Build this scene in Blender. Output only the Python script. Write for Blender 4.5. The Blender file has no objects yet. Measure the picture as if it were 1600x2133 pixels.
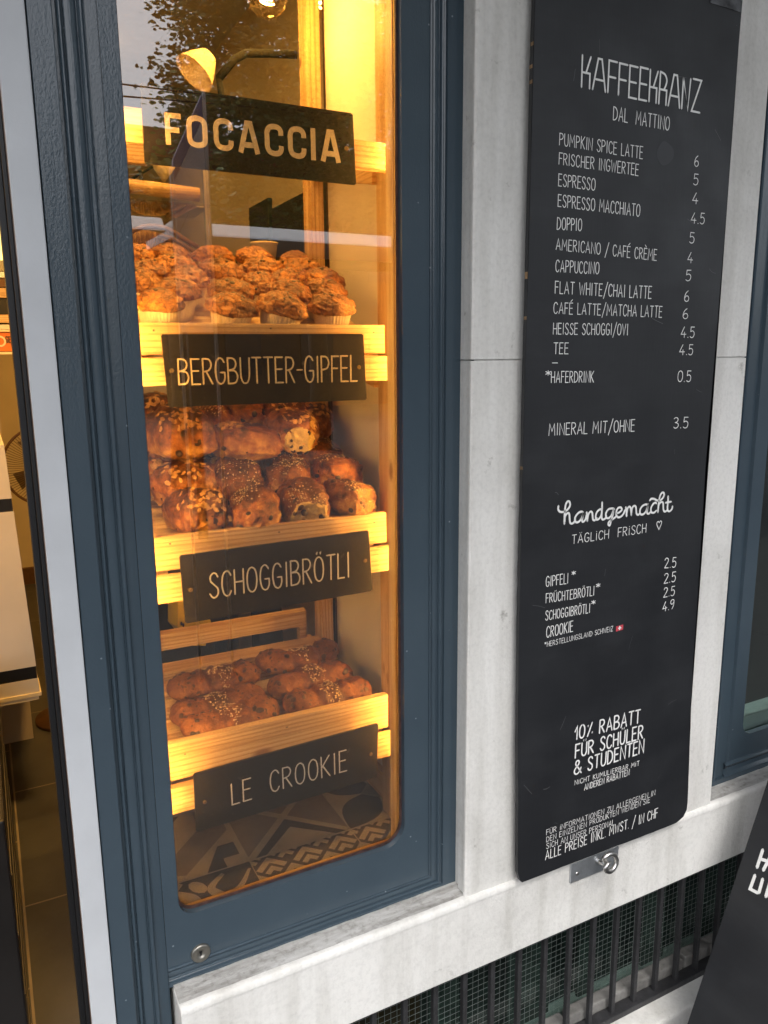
import bpy, bmesh, math, random
from mathutils import Vector, Matrix, noise
R = math.radians
scene = bpy.context.scene
COL = scene.collection

# ------------------------------------------------------------------ camera
F_PX, YAW, PIT, ROLL = 1609.0, 0.47607, -0.19665, -0.00948
CAM = Vector((0, -1.0, 1.5))
fwd = Vector((math.sin(YAW)*math.cos(PIT), math.cos(YAW)*math.cos(PIT), math.sin(PIT)))
r0 = Vector((math.cos(YAW), -math.sin(YAW), 0)); u0 = r0.cross(fwd)
rgt = r0*math.cos(ROLL) + u0*math.sin(ROLL); upv = rgt.cross(fwd)
cam = bpy.data.cameras.new("camera"); camo = bpy.data.objects.new("camera", cam); COL.objects.link(camo)
cam.sensor_fit = 'VERTICAL'; cam.sensor_height = 24.0; cam.lens = 24.0*F_PX/2133.0
cam.clip_start = 0.01; cam.clip_end = 500
camo.matrix_world = Matrix(((rgt.x, upv.x, -fwd.x, CAM.x), (rgt.y, upv.y, -fwd.y, CAM.y), (rgt.z, upv.z, -fwd.z, CAM.z), (0, 0, 0, 1)))
scene.camera = camo

def ray(px, py): return fwd + rgt*((px-800)/F_PX) - upv*((py-1066.5)/F_PX)
def at(px, py, Y):                       # measured photo point on the plane y = Y
    d = ray(px, py); return CAM + d*((Y-CAM.y)/d.y)
def atx(px, py, X):
    d = ray(px, py); return CAM + d*((X-CAM.x)/d.x)
def atz(px, py, Z):
    d = ray(px, py); return CAM + d*((Z-CAM.z)/d.z)

# ------------------------------------------------------------------ world, sun, exposure
w = bpy.data.worlds.new("World"); scene.world = w; w.use_nodes = True
nt = w.node_tree; nt.nodes.clear()
sky = nt.nodes.new('ShaderNodeTexSky'); sky.sky_type = 'NISHITA'; sky.sun_disc = False
SUN_EL, SUN_ROT = R(58), R(200)
sky.sun_elevation = SUN_EL; sky.sun_rotation = SUN_ROT; sky.air_density = 1.0; sky.dust_density = 4.0
hs = nt.nodes.new('ShaderNodeHueSaturation'); hs.inputs['Saturation'].default_value = 0.32
bg = nt.nodes.new('ShaderNodeBackground'); bg.inputs['Strength'].default_value = 0.15
wo = nt.nodes.new('ShaderNodeOutputWorld')
nt.links.new(sky.outputs[0], hs.inputs['Color']); nt.links.new(hs.outputs[0], bg.inputs['Color']); nt.links.new(bg.outputs[0], wo.inputs[0])
sun = bpy.data.lights.new("sun", 'SUN'); sun.energy = 0.5; sun.angle = R(35); sun.color = (1, 0.97, 0.93)
suno = bpy.data.objects.new("sun", sun); COL.objects.link(suno)
sd = Vector((math.sin(SUN_ROT)*math.cos(SUN_EL), math.cos(SUN_ROT)*math.cos(SUN_EL), math.sin(SUN_EL)))
suno.rotation_euler = (-sd).to_track_quat('-Z', 'Y').to_euler(); suno.location = (-1, -6, 9)
scene.view_settings.view_transform = 'Standard'; scene.view_settings.look = 'None'
scene.view_settings.exposure = 1.45; scene.view_settings.gamma = 1.0
try: scene.cycles.use_denoising = True
except Exception: pass
scene.cycles.max_bounces = 10; scene.cycles.transparent_max_bounces = 16
scene.cycles.sample_clamp_indirect = 4.0; scene.cycles.caustics_reflective = False; scene.cycles.caustics_refractive = False

# ------------------------------------------------------------------ materials
def nodes(name):
    m = bpy.data.materials.new(name); m.use_nodes = True
    n = m.node_tree; b = n.nodes['Principled BSDF']
    return m, n, b
def N(n, t, **k):
    x = n.nodes.new(t)
    for a, v in k.items():
        if a in x.inputs.keys(): x.inputs[a].default_value = v
        else: setattr(x, a, v)
    return x
def ramp(n, fac, stops):
    r = n.nodes.new('ShaderNodeValToRGB'); e = r.color_ramp.elements
    while len(e) < len(stops): e.new(0.5)
    for i, (p, c) in enumerate(stops):
        e[i].position = p; e[i].color = (*c, 1) if len(c) == 3 else c
    n.links.new(fac, r.inputs[0]); return r.outputs[0]
def mapping(n, scale, coord='Object', rot=(0, 0, 0)):
    tc = n.nodes.new('ShaderNodeTexCoord'); mp = n.nodes.new('ShaderNodeMapping')
    mp.inputs['Scale'].default_value = scale; mp.inputs['Rotation'].default_value = rot
    n.links.new(tc.outputs[coord], mp.inputs[0]); return mp.outputs[0]
def noisetex(n, vec, sc, det=4, rough=0.55):
    t = n.nodes.new('ShaderNodeTexNoise'); t.inputs['Scale'].default_value = sc
    t.inputs['Detail'].default_value = det; t.inputs['Roughness'].default_value = rough
    n.links.new(vec, t.inputs['Vector']); return t.outputs[0]
def mixc(n, fac, a, b, mode='MIX'):
    x = n.nodes.new('ShaderNodeMix'); x.data_type = 'RGBA'; x.blend_type = mode
    for s, v in ((0, fac), (6, a), (7, b)):
        if isinstance(v, bpy.types.NodeSocket): n.links.new(v, x.inputs[s])
        elif s == 0: x.inputs[0].default_value = v
        else: x.inputs[s].default_value = (*v, 1)
    return x.outputs[2]
def bump(n, b, h, strength, dist=0.01):
    bp = n.nodes.new('ShaderNodeBump'); bp.inputs['Strength'].default_value = strength; bp.inputs['Distance'].default_value = dist
    n.links.new(h, bp.inputs['Height'])
    n.links.new(bp.outputs[0], b.inputs['Normal'])
def plain(name, col, rough=0.5, metal=0.0, var=0.12, vs=12, bs=0.0, bsc=60, spec=None):
    m, n, b = nodes(name)
    v = mapping(n, (1, 1, 1)); t = noisetex(n, v, vs, 5)
    c = ramp(n, t, [(0.25, tuple(x*(1-var) for x in col)), (0.75, tuple(min(1, x*(1+var)) for x in col))])
    n.links.new(c, b.inputs['Base Color']); b.inputs['Roughness'].default_value = rough; b.inputs['Metallic'].default_value = metal
    if spec is not None: b.inputs['Specular IOR Level'].default_value = spec
    if bs: bump(n, b, noisetex(n, v, bsc, 3), bs, 0.003)
    return m
def wood(name, axis, c1=(0.50, 0.32, 0.14), c2=(0.72, 0.52, 0.28)):
    m, n, b = nodes(name)
    s = [26, 26, 26]; s[axis] = 1.6
    v = mapping(n, tuple(s)); t = noisetex(n, v, 2.2, 6, 0.6)
    s2 = [90, 90, 90]; s2[axis] = 2.5
    t2 = noisetex(n, mapping(n, tuple(s2)), 2.0, 3)
    wv = n.nodes.new('ShaderNodeTexWave'); wv.inputs['Scale'].default_value = 1.2; wv.inputs['Distortion'].default_value = 7
    wv.inputs['Detail'].default_value = 2; s3 = [34, 34, 34]; s3[axis] = 2.0
    wv.bands_direction = 'Z' if axis != 2 else 'X'
    n.links.new(mapping(n, tuple(s3)), wv.inputs['Vector'])
    c = ramp(n, t, [(0.3, c1), (0.7, c2)])
    c = mixc(n, 0.25, c, ramp(n, t2, [(0.35, (0.45, 0.30, 0.15)), (0.65, (1, 1, 1))]), 'MULTIPLY')
    c = mixc(n, 0.55, c, ramp(n, wv.outputs[1], [(0.05, (0.60, 0.40, 0.2)), (0.5, (1, 1, 1))]), 'MULTIPLY')
    vk = n.nodes.new('ShaderNodeTexVoronoi'); vk.inputs['Scale'].default_value = 1.0
    s4 = [16, 16, 16]; s4[axis] = 7
    n.links.new(mapping(n, tuple(s4)), vk.inputs['Vector'])
    c = mixc(n, ramp(n, vk.outputs[0], [(0.06, (0.85,)*3), (0.15, (0, 0, 0))]), c, (0.22, 0.10, 0.035))
    n.links.new(c, b.inputs['Base Color']); b.inputs['Roughness'].default_value = 0.55
    bump(n, b, t2, 0.25, 0.002); return m
WX, WY, WZ = wood('pine_x', 0), wood('pine_y', 1), wood('pine_z', 2)

def stone_mat():
    m, n, b = nodes('painted_stone'); v = mapping(n, (1, 1, 1), 'Object')
    t = noisetex(n, v, 3.2, 8, 0.62); t2 = noisetex(n, v, 130, 3); t3 = noisetex(n, mapping(n, (16, 16, 1.6)), 1.5, 5, .6)
    c = ramp(n, t, [(0.28, (0.58, 0.57, 0.54)), (0.52, (0.74, 0.73, 0.70)), (.8, (.80, .79, .76))])
    c = mixc(n, 0.32, c, ramp(n, t2, [(0.32, (0.74, 0.74, 0.74)), (0.55, (1, 1, 1))]), 'MULTIPLY')
    c = mixc(n, 0.50, c, ramp(n, t3, [(0.30, (0.66, 0.65, 0.62)), (0.55, (1, 1, 1))]), 'MULTIPLY')
    t4 = noisetex(n, v, 19, 6, .7)
    c = mixc(n, 0.8, c, ramp(n, t4, [(0.27, (0.42, 0.41, 0.39)), (0.37, (1, 1, 1))]), 'MULTIPLY')
    n.links.new(c, b.inputs['Base Color']); b.inputs['Roughness'].default_value = 0.85
    a = n.nodes.new('ShaderNodeMath'); a.operation = 'ADD'
    n.links.new(noisetex(n, v, 60, 4), a.inputs[0]); n.links.new(noisetex(n, v, 230, 2), a.inputs[1])
    bump(n, b, a.outputs[0], 0.35, 0.0022); return m
STONE = stone_mat()
def stone_dirty():
    m, n, b = nodes('weathered_sill'); v = mapping(n, (3, 14, 14))
    t = noisetex(n, v, 3.5, 8, .7); c = ramp(n, t, [(0.30, (0.24, 0.23, 0.21)), (0.46, (0.42, 0.41, 0.39)), (.66, (.58, .575, .56))])
    t2 = noisetex(n, mapping(n, (1, 1, 1)), 90, 4); c = mixc(n, .6, c, ramp(n, t2, [(.3, (.5, .48, .45)), (.5, (1, 1, 1))]), 'MULTIPLY')
    n.links.new(c, b.inputs['Base Color']); b.inputs['Roughness'].default_value = .9; bump(n, b, t, .7, .004); return m
SILLTOP = stone_dirty()

def blue_paint():
    m, n, b = nodes('slate_blue_gloss_paint'); v = mapping(n, (1, 1, 1))
    t = noisetex(n, v, 5, 4); c = ramp(n, t, [(0.3, (0.044, 0.066, 0.086)), (0.7, (0.055, 0.079, 0.100))])
    vo = n.nodes.new('ShaderNodeTexVoronoi'); vo.inputs['Scale'].default_value = 26; n.links.new(v, vo.inputs['Vector'])
    c = mixc(n, ramp(n, vo.outputs[0], [(0.02, (.8,)*3), (0.05, (0, 0, 0))]), c, (0.22, 0.26, 0.29))
    n.links.new(c, b.inputs['Base Color']); b.inputs['Roughness'].default_value = 0.22
    a = n.nodes.new('ShaderNodeMath'); a.operation = 'ADD'
    n.links.new(noisetex(n, mapping(n, (200, 200, 130)), 1.5, 2), a.inputs[0]); n.links.new(noisetex(n, mapping(n, (60, 60, 12)), 1.4, 3), a.inputs[1])
    bump(n, b, a.outputs[0], 0.22, 0.0016); return m
BLUE = blue_paint()
def board_mat():
    m, n, b = nodes('blackboard_paint'); v = mapping(n, (1, 1, 1))
    t = noisetex(n, v, 4, 6, .6); c = ramp(n, t, [(0.3, (0.0105, 0.0115, 0.014)), (0.7, (0.016, 0.0175, 0.0205))])
    t2 = noisetex(n, mapping(n, (6, 6, 160)), 1.0, 3)
    c = mixc(n, .25, c, ramp(n, t2, [(.3, (.6, .6, .6)), (.7, (1, 1, 1))]), 'MULTIPLY')
    t3 = noisetex(n, v, 240, 2); c = mixc(n, ramp(n, t3, [(.78, (0, 0, 0)), (.84, (.5,)*3)]), c, (.16, .16, .17))
    t5 = noisetex(n, mapping(n, (2.2, 2.2, 5)), 1.6, 6, .6)
    c = mixc(n, ramp(n, t5, [(.5, (0, 0, 0)), (.72, (.4,)*3)]), c, (.036, .038, .042))
    n.links.new(c, b.inputs['Base Color']); rr = ramp(n, noisetex(n, v, 9, 5), [(.3, (.42,)*3), (.7, (.6,)*3)])
    n.links.new(rr, b.inputs['Roughness']); bump(n, b, noisetex(n, mapping(n, (160, 160, 20)), 1.5, 3), .12, .001); return m
BLACKB = board_mat()
EDGEWOOD = plain('chipped_edge', (0.30, 0.19, 0.10), .8, var=.5, vs=60)
CHALK = plain('white_chalk_paint', (0.80, 0.80, 0.78), .7, var=.06, vs=90)
CREAM = plain('cream_lettering', (0.80, 0.66, 0.42), .6, var=.12, vs=40)
def sign_mat():
    m, n, b = nodes('sign_slate'); v = mapping(n, (1, 1, 1)); t = noisetex(n, v, 18, 6, .65)
    c = ramp(n, t, [(.3, (.013, .012, .010)), (.7, (.022, .019, .015))])
    c = mixc(n, ramp(n, noisetex(n, v, 210, 2), [(.72, (0, 0, 0)), (.8, (.6,)*3)]), c, (.2, .17, .13))
    c = mixc(n, ramp(n, noisetex(n, v, 30, 2), [(.73, (0, 0, 0)), (.77, (.5,)*3)]), c, (.17, .15, .13))
    n.links.new(c, b.inputs['Base Color']); b.inputs['Roughness'].default_value = .55; b.inputs['Specular IOR Level'].default_value = .2; return m
SIGN = sign_mat()
STEEL = plain('steel', (0.62, 0.61, 0.59), .28, 1.0, .1, 30)
ZINC = plain('zinc_plate', (0.50, 0.53, 0.56), .45, 0.85, .15, 40, .2, 300)
BRASSY = plain('lock_nickel', (0.27, 0.26, 0.23), .38, 0.9, .1, 60)
BLACK = plain('black_rubber', (0.006, 0.006, 0.007), .5)
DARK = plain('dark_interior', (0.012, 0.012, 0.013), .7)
IRON = plain('black_iron', (0.024, 0.024, 0.026), .55, 0.0, .4, 40, .5, 120)
STRIPM = plain('pale_metal_strip', (0.54, 0.56, 0.585), .42, 0.0, .08, 9, .06, 200)
BROWNSEAL = plain('rusty_seal', (0.045, 0.022, 0.018), .7, 0, .6, 120)
CREAMWALL = plain('cream_wall', (0.56, 0.47, 0.34), .8, 0, .10, 3, .1, 120)
PANELW = plain('cream_panel', (.76, .72, .64), .7, 0, .07, 4, .15, 160)
WHITEP = plain('white_laminate', (0.66, 0.60, 0.52), .4, 0, .06, 5)
PLASTERW = plain('ceiling', (0.6, 0.56, 0.5), .9)
ORANGE = plain('orange_sign', (0.62, 0.16, 0.015), .5)
REDM = plain('red_plastic', (0.45, 0.02, 0.01), .4)
YEL = plain('yellow_plastic', (0.75, 0.50, 0.02), .4)
BROWNW = plain('dark_wood', (0.10, 0.045, 0.015), .6, 0, .3, 20)
PAPER = plain('baking_paper', (0.78, 0.66, 0.46), .8, 0, .08, 60)
FLAGRED = plain('flag_red', (0.55, 0.06, 0.08), .6)
ENAMEL = plain('lamp_enamel', (0.75, 0.62, 0.40), .3)
DARKENAMEL = plain('lamp_dark_enamel', (0.008, 0.008, 0.007), .75, spec=.15)
WHITEPAINT = plain('white_paint', (0.78, 0.79, 0.80), .4)
CUPM = plain('paper_cup', (0.62, 0.50, 0.32), .7)
BLUESIGN = plain('blue_sign', (0.12, 0.14, 0.30), .4)
ASPH = plain('asphalt', (0.035, 0.035, 0.037), .9, 0, .3, 40, .5, 200)
PAVE = plain('pavement', (0.05, 0.049, 0.048), .9, 0, .15, 8, .3, 150)
PLASTER = plain('far_plaster', (0.055, 0.045, 0.038), .9, 0, .1, 1)
FARWIN = plain('far_window', (0.03, 0.035, 0.04), .15)
BARK = plain('bark', (0.06, 0.045, 0.03), .9, 0, .4, 20, .6, 60)
LEAF = plain('leaf', (0.105, 0.165, 0.05), .6, 0, .5, 9)

def floor_mat():
    m, n, b = nodes('shop_floor_tile'); v = mapping(n, (1, 1, 1)); t = noisetex(n, v, 5, 8, .65)
    c = ramp(n, t, [(.3, (.050, .050, .052)), (.7, (.080, .080, .083))])
    n.links.new(c, b.inputs['Base Color']); b.inputs['Roughness'].default_value = .5; bump(n, b, noisetex(n, v, 40, 4), .1, .002); return m
FLOORT = floor_mat(); GROUT = plain('grout', (.26, .22, .18), .9)
def tile_mat(nm, a, bcol):
    m, n, b = nodes(nm); v = mapping(n, (1, 1, 1)); t = noisetex(n, v, 22, 7, .65)
    n.links.new(ramp(n, t, [(.3, a), (.7, bcol)]), b.inputs['Base Color']); b.inputs['Roughness'].default_value = .45; return m
TLIGHT = tile_mat('tile_beige', (.17, .138, .10), (.25, .205, .15)); TDARK = tile_mat('tile_dark', (.016, .015, .014), (.03, .027, .024)); TMID = tile_mat('tile_mid', (.085, .07, .055), (.13, .105, .083))

def glass(name, mult=2.0, tint=(1, 1, 1)):
    m = bpy.data.materials.new(name); m.use_nodes = True; n = m.node_tree; n.nodes.clear()
    tr = N(n, 'ShaderNodeBsdfTransparent'); tr.inputs[0].default_value = (*tint, 1)
    gl = N(n, 'ShaderNodeBsdfGlossy'); gl.inputs['Roughness'].default_value = 0.0
    lw = N(n, 'ShaderNodeLayerWeight'); lw.inputs[0].default_value = 0.5
    p = N(n, 'ShaderNodeMath', operation='POWER'); n.links.new(lw.outputs['Facing'], p.inputs[0]); p.inputs[1].default_value = 5
    k = N(n, 'ShaderNodeMath', operation='MULTIPLY_ADD'); n.links.new(p.outputs[0], k.inputs[0]); k.inputs[1].default_value = .96*mult; k.inputs[2].default_value = .04*mult
    k.use_clamp = True
    mx = N(n, 'ShaderNodeMixShader'); n.links.new(k.outputs[0], mx.inputs[0]); n.links.new(tr.outputs[0], mx.inputs[1]); n.links.new(gl.outputs[0], mx.inputs[2])
    o = N(n, 'ShaderNodeOutputMaterial'); n.links.new(mx.outputs[0], o.inputs[0]); return m
GLASS = glass('window_glass', 3.6, (.75, .735, .71)); GLASSDARK = glass('cool_window_glass', 2.2, (.8, .9, .88)); BULBG = glass('bulb_glass', 1.2, (1, .9, .7)); WIREDG = glass('wired_glass', .7, (.62, .70, .68))
def emit(name, col, s):
    m = bpy.data.materials.new(name); m.use_nodes = True; n = m.node_tree; n.nodes.clear()
    e = N(n, 'ShaderNodeEmission'); e.inputs[0].default_value = (*col, 1); e.inputs[1].default_value = s
    o = N(n, 'ShaderNodeOutputMaterial'); n.links.new(e.outputs[0], o.inputs[0]); return m
WARM = (1.0, 0.535, 0.12)
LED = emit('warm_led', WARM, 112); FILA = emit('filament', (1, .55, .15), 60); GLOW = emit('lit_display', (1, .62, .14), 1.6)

def crust(name, light, mid, dark, zlo, zhi, spots=0.0, spotscale=60, gloss=.5, crackle=0):
    m, n, b = nodes(name); v = mapping(n, (1, 1, 1))
    oi = n.nodes.new('ShaderNodeObjectInfo'); va = n.nodes.new('ShaderNodeVectorMath'); va.operation = 'ADD'
    n.links.new(v, va.inputs[0]); n.links.new(oi.outputs['Random'], va.inputs[1]); v2 = va.outputs[0]
    sp = n.nodes.new('ShaderNodeSeparateXYZ'); n.links.new(v, sp.inputs[0])
    mr = n.nodes.new('ShaderNodeMapRange'); mr.inputs[1].default_value = zlo; mr.inputs[2].default_value = zhi
    n.links.new(sp.outputs[2], mr.inputs[0])
    t = noisetex(n, v2, 38, 8, .65)
    a = n.nodes.new('ShaderNodeMath'); a.operation = 'MULTIPLY_ADD'; n.links.new(t, a.inputs[0]); a.inputs[1].default_value = 2.3; a.inputs[2].default_value = -1.15
    a2 = n.nodes.new('ShaderNodeMath'); a2.operation = 'ADD'; n.links.new(a.outputs[0], a2.inputs[0]); n.links.new(mr.outputs[0], a2.inputs[1])
    c = ramp(n, a2.outputs[0], [(0.12, light), (0.5, mid), (0.95, dark)])
    if crackle:
        ve = n.nodes.new('ShaderNodeTexVoronoi'); ve.feature = 'DISTANCE_TO_EDGE'; ve.inputs['Scale'].default_value = crackle
        vd = n.nodes.new('ShaderNodeVectorMath'); vd.operation = 'MULTIPLY_ADD'; tn = n.nodes.new('ShaderNodeTexNoise'); tn.inputs['Scale'].default_value = 45
        n.links.new(v2, tn.inputs['Vector']); n.links.new(tn.outputs['Color'], vd.inputs[0]); vd.inputs[1].default_value = (.03, .03, .03); n.links.new(v2, vd.inputs[2]); n.links.new(vd.outputs[0], ve.inputs['Vector'])
        c = mixc(n, .9, c, ramp(n, ve.outputs[0], [(0.0, (.26, .15, .08)), (.10, (1, 1, 1))]), 'MULTIPLY')
    if spots:
        vo = n.nodes.new('ShaderNodeTexVoronoi'); vo.inputs['Scale'].default_value = spotscale; n.links.new(v2, vo.inputs['Vector'])
        c = mixc(n, ramp(n, vo.outputs[0], [(spots, (1,)*3), (spots+.1, (0, 0, 0))]), c, (0.035, 0.014, 0.010))
    c = mixc(n, 1.0, c, ramp(n, oi.outputs['Random'], [(0, (.62, .56, .5)), (1, (1.12, 1.12, 1.1))]), 'MULTIPLY')
    n.links.new(c, b.inputs['Base Color']); b.inputs['Roughness'].default_value = gloss
    b.inputs['Subsurface Weight'].default_value = 0.0
    h = n.nodes.new('ShaderNodeMath'); h.operation = 'ADD'; n.links.new(noisetex(n, v2, 90, 6, .7), h.inputs[0]); n.links.new(noisetex(n, v2, 300, 3), h.inputs[1])
    bump(n, b, h.outputs[0], .6, .004); return m
MUFF = crust('muffin_crust', (.68, .365, .080), (.45, .185, .028), (.16, .050, .010), -.02, .085, .0, 34, .42, 62)
ROLL = crust('roll_crust', (.70, .38, .085), (.36, .12, .017), (.07, .018, .004), -.008, .078, .0, 60, .38)
CROO = crust('croissant_crust', (.30, .11, .024), (.13, .036, .009), (.042, .011, .004), -.01, .07, .0, 60, .42)
COOK = crust('cookie_dough', (.34, .14, .032), (.20, .068, .013), (.085, .025, .006), -.01, .075, .10, 75, .65)
CRUMB = plain('pale_crumb', (.55, .39, .16), .9, 0, .2, 60, .8, 200)
CHOC = plain('chocolate', (.022, .009, .006), .35, 0, .3, 80)
SUGAR = plain('pearl_sugar', (.62, .47, .25), .5, 0, .1, 300)
ALMOND = plain('almond_flake', (.52, .29, .10), .55, 0, .45, 90)

# ------------------------------------------------------------------ builders
def bx(bm, x0, x1, y0, y1, z0, z1, bev=0.0, mi=0, rot=None):
    g = bmesh.ops.create_cube(bm, size=1.0)
    vs = g['verts']
    M = Matrix.Translation(((x0+x1)/2, (y0+y1)/2, (z0+z1)/2))
    S = Matrix.Diagonal((abs(x1-x0), abs(y1-y0), abs(z1-z0), 1))
    if rot is not None: M = M @ rot
    bmesh.ops.transform(bm, matrix=M @ S, verts=vs)
    fs = set(f for v in vs for f in v.link_faces)
    for f in fs: f.material_index = mi
    if bev > 0:
        es = list(set(e for v in vs for e in v.link_edges))
        r = bmesh.ops.bevel(bm, geom=es, offset=bev, segments=2, affect='EDGES', profile=.6)
        for f in r['faces']: f.material_index = mi
def tube(bm, pts, r, seg=10, mi=0, cap=True, radii=None):
    pts = [Vector(p) for p in pts]; rings = []; prev = None
    for i, p in enumerate(pts):
        d = (pts[min(i+1, len(pts)-1)] - pts[max(i-1, 0)]).normalized()
        if prev is None:
            a = d.cross(Vector((0, 0, 1)));  a = a if a.length > .05 else d.cross(Vector((1, 0, 0)))
            a.normalize()
        else:
            a = (prev - d*prev.dot(d)).normalized()
        prev = a; b = d.cross(a); rr = radii[i] if radii else r
        rings.append([bm.verts.new(p + (a*math.cos(t) + b*math.sin(t))*rr) for t in (2*math.pi*k/seg for k in range(seg))])
    for i in range(len(rings)-1):
        for k in range(seg):
            f = bm.faces.new((rings[i][k], rings[i][(k+1) % seg], rings[i+1][(k+1) % seg], rings[i+1][k])); f.smooth = True; f.material_index = mi
    if cap:
        for rg in (rings[0][::-1], rings[-1]):
            f = bm.faces.new(rg); f.material_index = mi
def lathe(bm, prof, seg=32, M=None, mi=0, pleat=0.0):
    rings = []
    for (r, z) in prof:
        rings.append([bm.verts.new((r*(1+(pleat if k % 2 else -pleat))*math.cos(2*math.pi*k/seg), r*(1+(pleat if k % 2 else -pleat))*math.sin(2*math.pi*k/seg), z)) for k in range(seg)])
    for i in range(len(rings)-1):
        for k in range(seg):
            f = bm.faces.new((rings[i][k], rings[i][(k+1) % seg], rings[i+1][(k+1) % seg], rings[i+1][k])); f.smooth = pleat == 0; f.material_index = mi
    if M is not None: bmesh.ops.transform(bm, matrix=M, verts=[v for rg in rings for v in rg])
def ico(bm, c, r, sub=1, sc=(1, 1, 1), mi=0, rot=None):
    g = bmesh.ops.create_icosphere(bm, subdivisions=sub, radius=r)
    M = Matrix.Translation(c) @ (rot if rot is not None else Matrix.Identity(4)) @ Matrix.Diagonal((*sc, 1))
    bmesh.ops.transform(bm, matrix=M, verts=g['verts'])
    for v in g['verts']:
        for f in v.link_faces: f.material_index = mi; f.smooth = sub > 1
def quad(bm, a, b, c, d, mi=0):
    f = bm.faces.new([bm.verts.new(p) for p in (a, b, c, d)]); f.material_index = mi; return f
def poly(bm, pts, mi=0):
    f = bm.faces.new([bm.verts.new(p) for p in pts]); f.material_index = mi; return f
def extrude_profile(bm, prof, z0, z1, mi=0):       # prof in (x, y), run along z
    a = [bm.verts.new((x, y, z0)) for x, y in prof]; b = [bm.verts.new((x, y, z1)) for x, y in prof]
    for i in range(len(prof)-1):
        f = bm.faces.new((a[i], a[i+1], b[i+1], b[i])); f.material_index = mi

def wloc(o):
    v = Vector((0, 0, 0))
    while o is not None: v += o.location; o = o.parent
    return v
def obj(name, bm, mat, parent=None, smooth=False, local=False, loc=None):
    me = bpy.data.meshes.new(name)
    if parent is not None and not local:
        bmesh.ops.translate(bm, vec=-wloc(parent), verts=bm.verts)
    if loc is not None: bmesh.ops.translate(bm, vec=-Vector(loc), verts=bm.verts)
    bmesh.ops.recalc_face_normals(bm, faces=bm.faces) if len(bm.faces) and not local else None
    bm.to_mesh(me); bm.free()
    for m in (mat if isinstance(mat, (list, tuple)) else [mat]): me.materials.append(m)
    if smooth:
        for p in me.polygons: p.use_smooth = True
    o = bpy.data.objects.new(name, me); COL.objects.link(o)
    if parent is not None: o.parent = parent
    if loc is not None: o.location = loc
    return o
def tag(o, label, cat, group=None):
    o['label'] = label; o['category'] = cat
    if group: o['group'] = group
    return o
def thing(name, label, cat, loc=(0, 0, 0), group=None, rot=None):
    o = bpy.data.objects.new(name, None); COL.objects.link(o); o.location = loc; o.empty_display_size = .05
    if rot: o.rotation_euler = rot
    return tag(o, label, cat, group)
def struct(o):
    o['kind'] = 'structure'; return o
def part(name, mat, parent, *boxes, bev=0.0, label=None):
    bm = bmesh.new()
    for b in boxes: bx(bm, *b, bev=bev)
    o = obj(name, bm, mat, parent)
    if label: o['label'] = label
    return o

# ------------------------------------------------------------------ large structure: facade
SILLZ = 0.571; FY = 0.043; GY = 0.060; TOP = 2.46
bm = bmesh.new(); bx(bm, -30, 30, -3.0, 0.4, -0.3, 0.0); struct(obj('pavement', bm, PAVE))
bm = bmesh.new(); bx(bm, -60, 60, -40, -3.0, -0.45, -0.12); struct(obj('road', bm, ASPH))
# shop floor: brown tiles with grout
t = bmesh.new(); bx(t, -2.3, 1.2, 0.02, 4.6, -0.02, 0.05)
for k in range(-3, 3):
    x = -0.03 + k*0.64
    if -2.3 < x < 1.2: quad(t, (x-.003, .05, .0512), (x+.003, .05, .0512), (x+.003, 4.5, .0512), (x-.003, 4.5, .0512), 1)
for k in range(0, 7):
    y = 1.092-.64 + k*.638
    quad(t, (-.027, y-.003, .0516), (.61, y-.003, .0516), (.61, y+.003, .0516), (-.027, y+.003, .0516), 1)
    y -= .31
    quad(t, (-.67, y-.003, .0516), (-.033, y-.003, .0516), (-.033, y+.003, .0516), (-.67, y+.003, .0516), 1)
struct(obj('shop_floor', t, [FLOORT, GROUT]))

# stone pier between the windows
pier = thing('stone_pier', 'pale grey painted stone pier behind the long black menu board', 'wall', (.977, .1, SILLZ))
bm = bmesh.new()
prof = [(.676, .30), (.6755, .046), (.6755, .030), (.6715, .0285), (.6715, .012), (.668, .007), (.6685, .0025), (.672, 0), (1.283, 0), (1.286, .003), (1.286, .30)]
JZ = 1.4955
for z0, z1 in ((SILLZ, JZ-.0012), (JZ+.0012, TOP)): extrude_profile(bm, prof, z0, z1)
extrude_profile(bm, [(.68, .30), (.68, .03), (.674, .0025), (1.282, .0025), (1.284, .3)], JZ-.0013, JZ+.0013)
obj('pier_block', bm, STONE, pier); part('core', STONE, pier, (.679, 1.281, .0055, .295, SILLZ+.001, TOP-.001))
# sill and base course
sill = thing('stone_sill', 'thick pale stone window sill course above the basement grille', 'sill', (1.2, .1, .42))
bm = bmesh.new()
bx(bm, .172, 3.2, -.004, .30, .42, SILLZ-.008, .0025); obj('sill_block', bm, STONE, sill)
bm = bmesh.new(); sh = lambda x: .0007*noise.noise(Vector((x*40, 1, 1)))
xs = [.172 + i*(3.2-.172)/160 for i in range(161)]
prev = None
for x in xs:
    row = [bm.verts.new((x, y, z + (.0016*noise.noise(Vector((x*70, y*120, 3)))))) for y, z in ((-.006 + .0012*noise.noise(Vector((x*60, 0, 0))), SILLZ-.012), (-.006 + .0012*noise.noise(Vector((x*60, 0, 0))), SILLZ-.003), (-.002, SILLZ+.0005), (.006, SILLZ), (.02, SILLZ+.001), (.06, SILLZ+.003))]
    if prev:
        for i in range(5): f = bm.faces.new((prev[i], row[i], row[i+1], prev[i+1])); f.material_index = 1 if i >= 3 else 0
    prev = row
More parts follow.
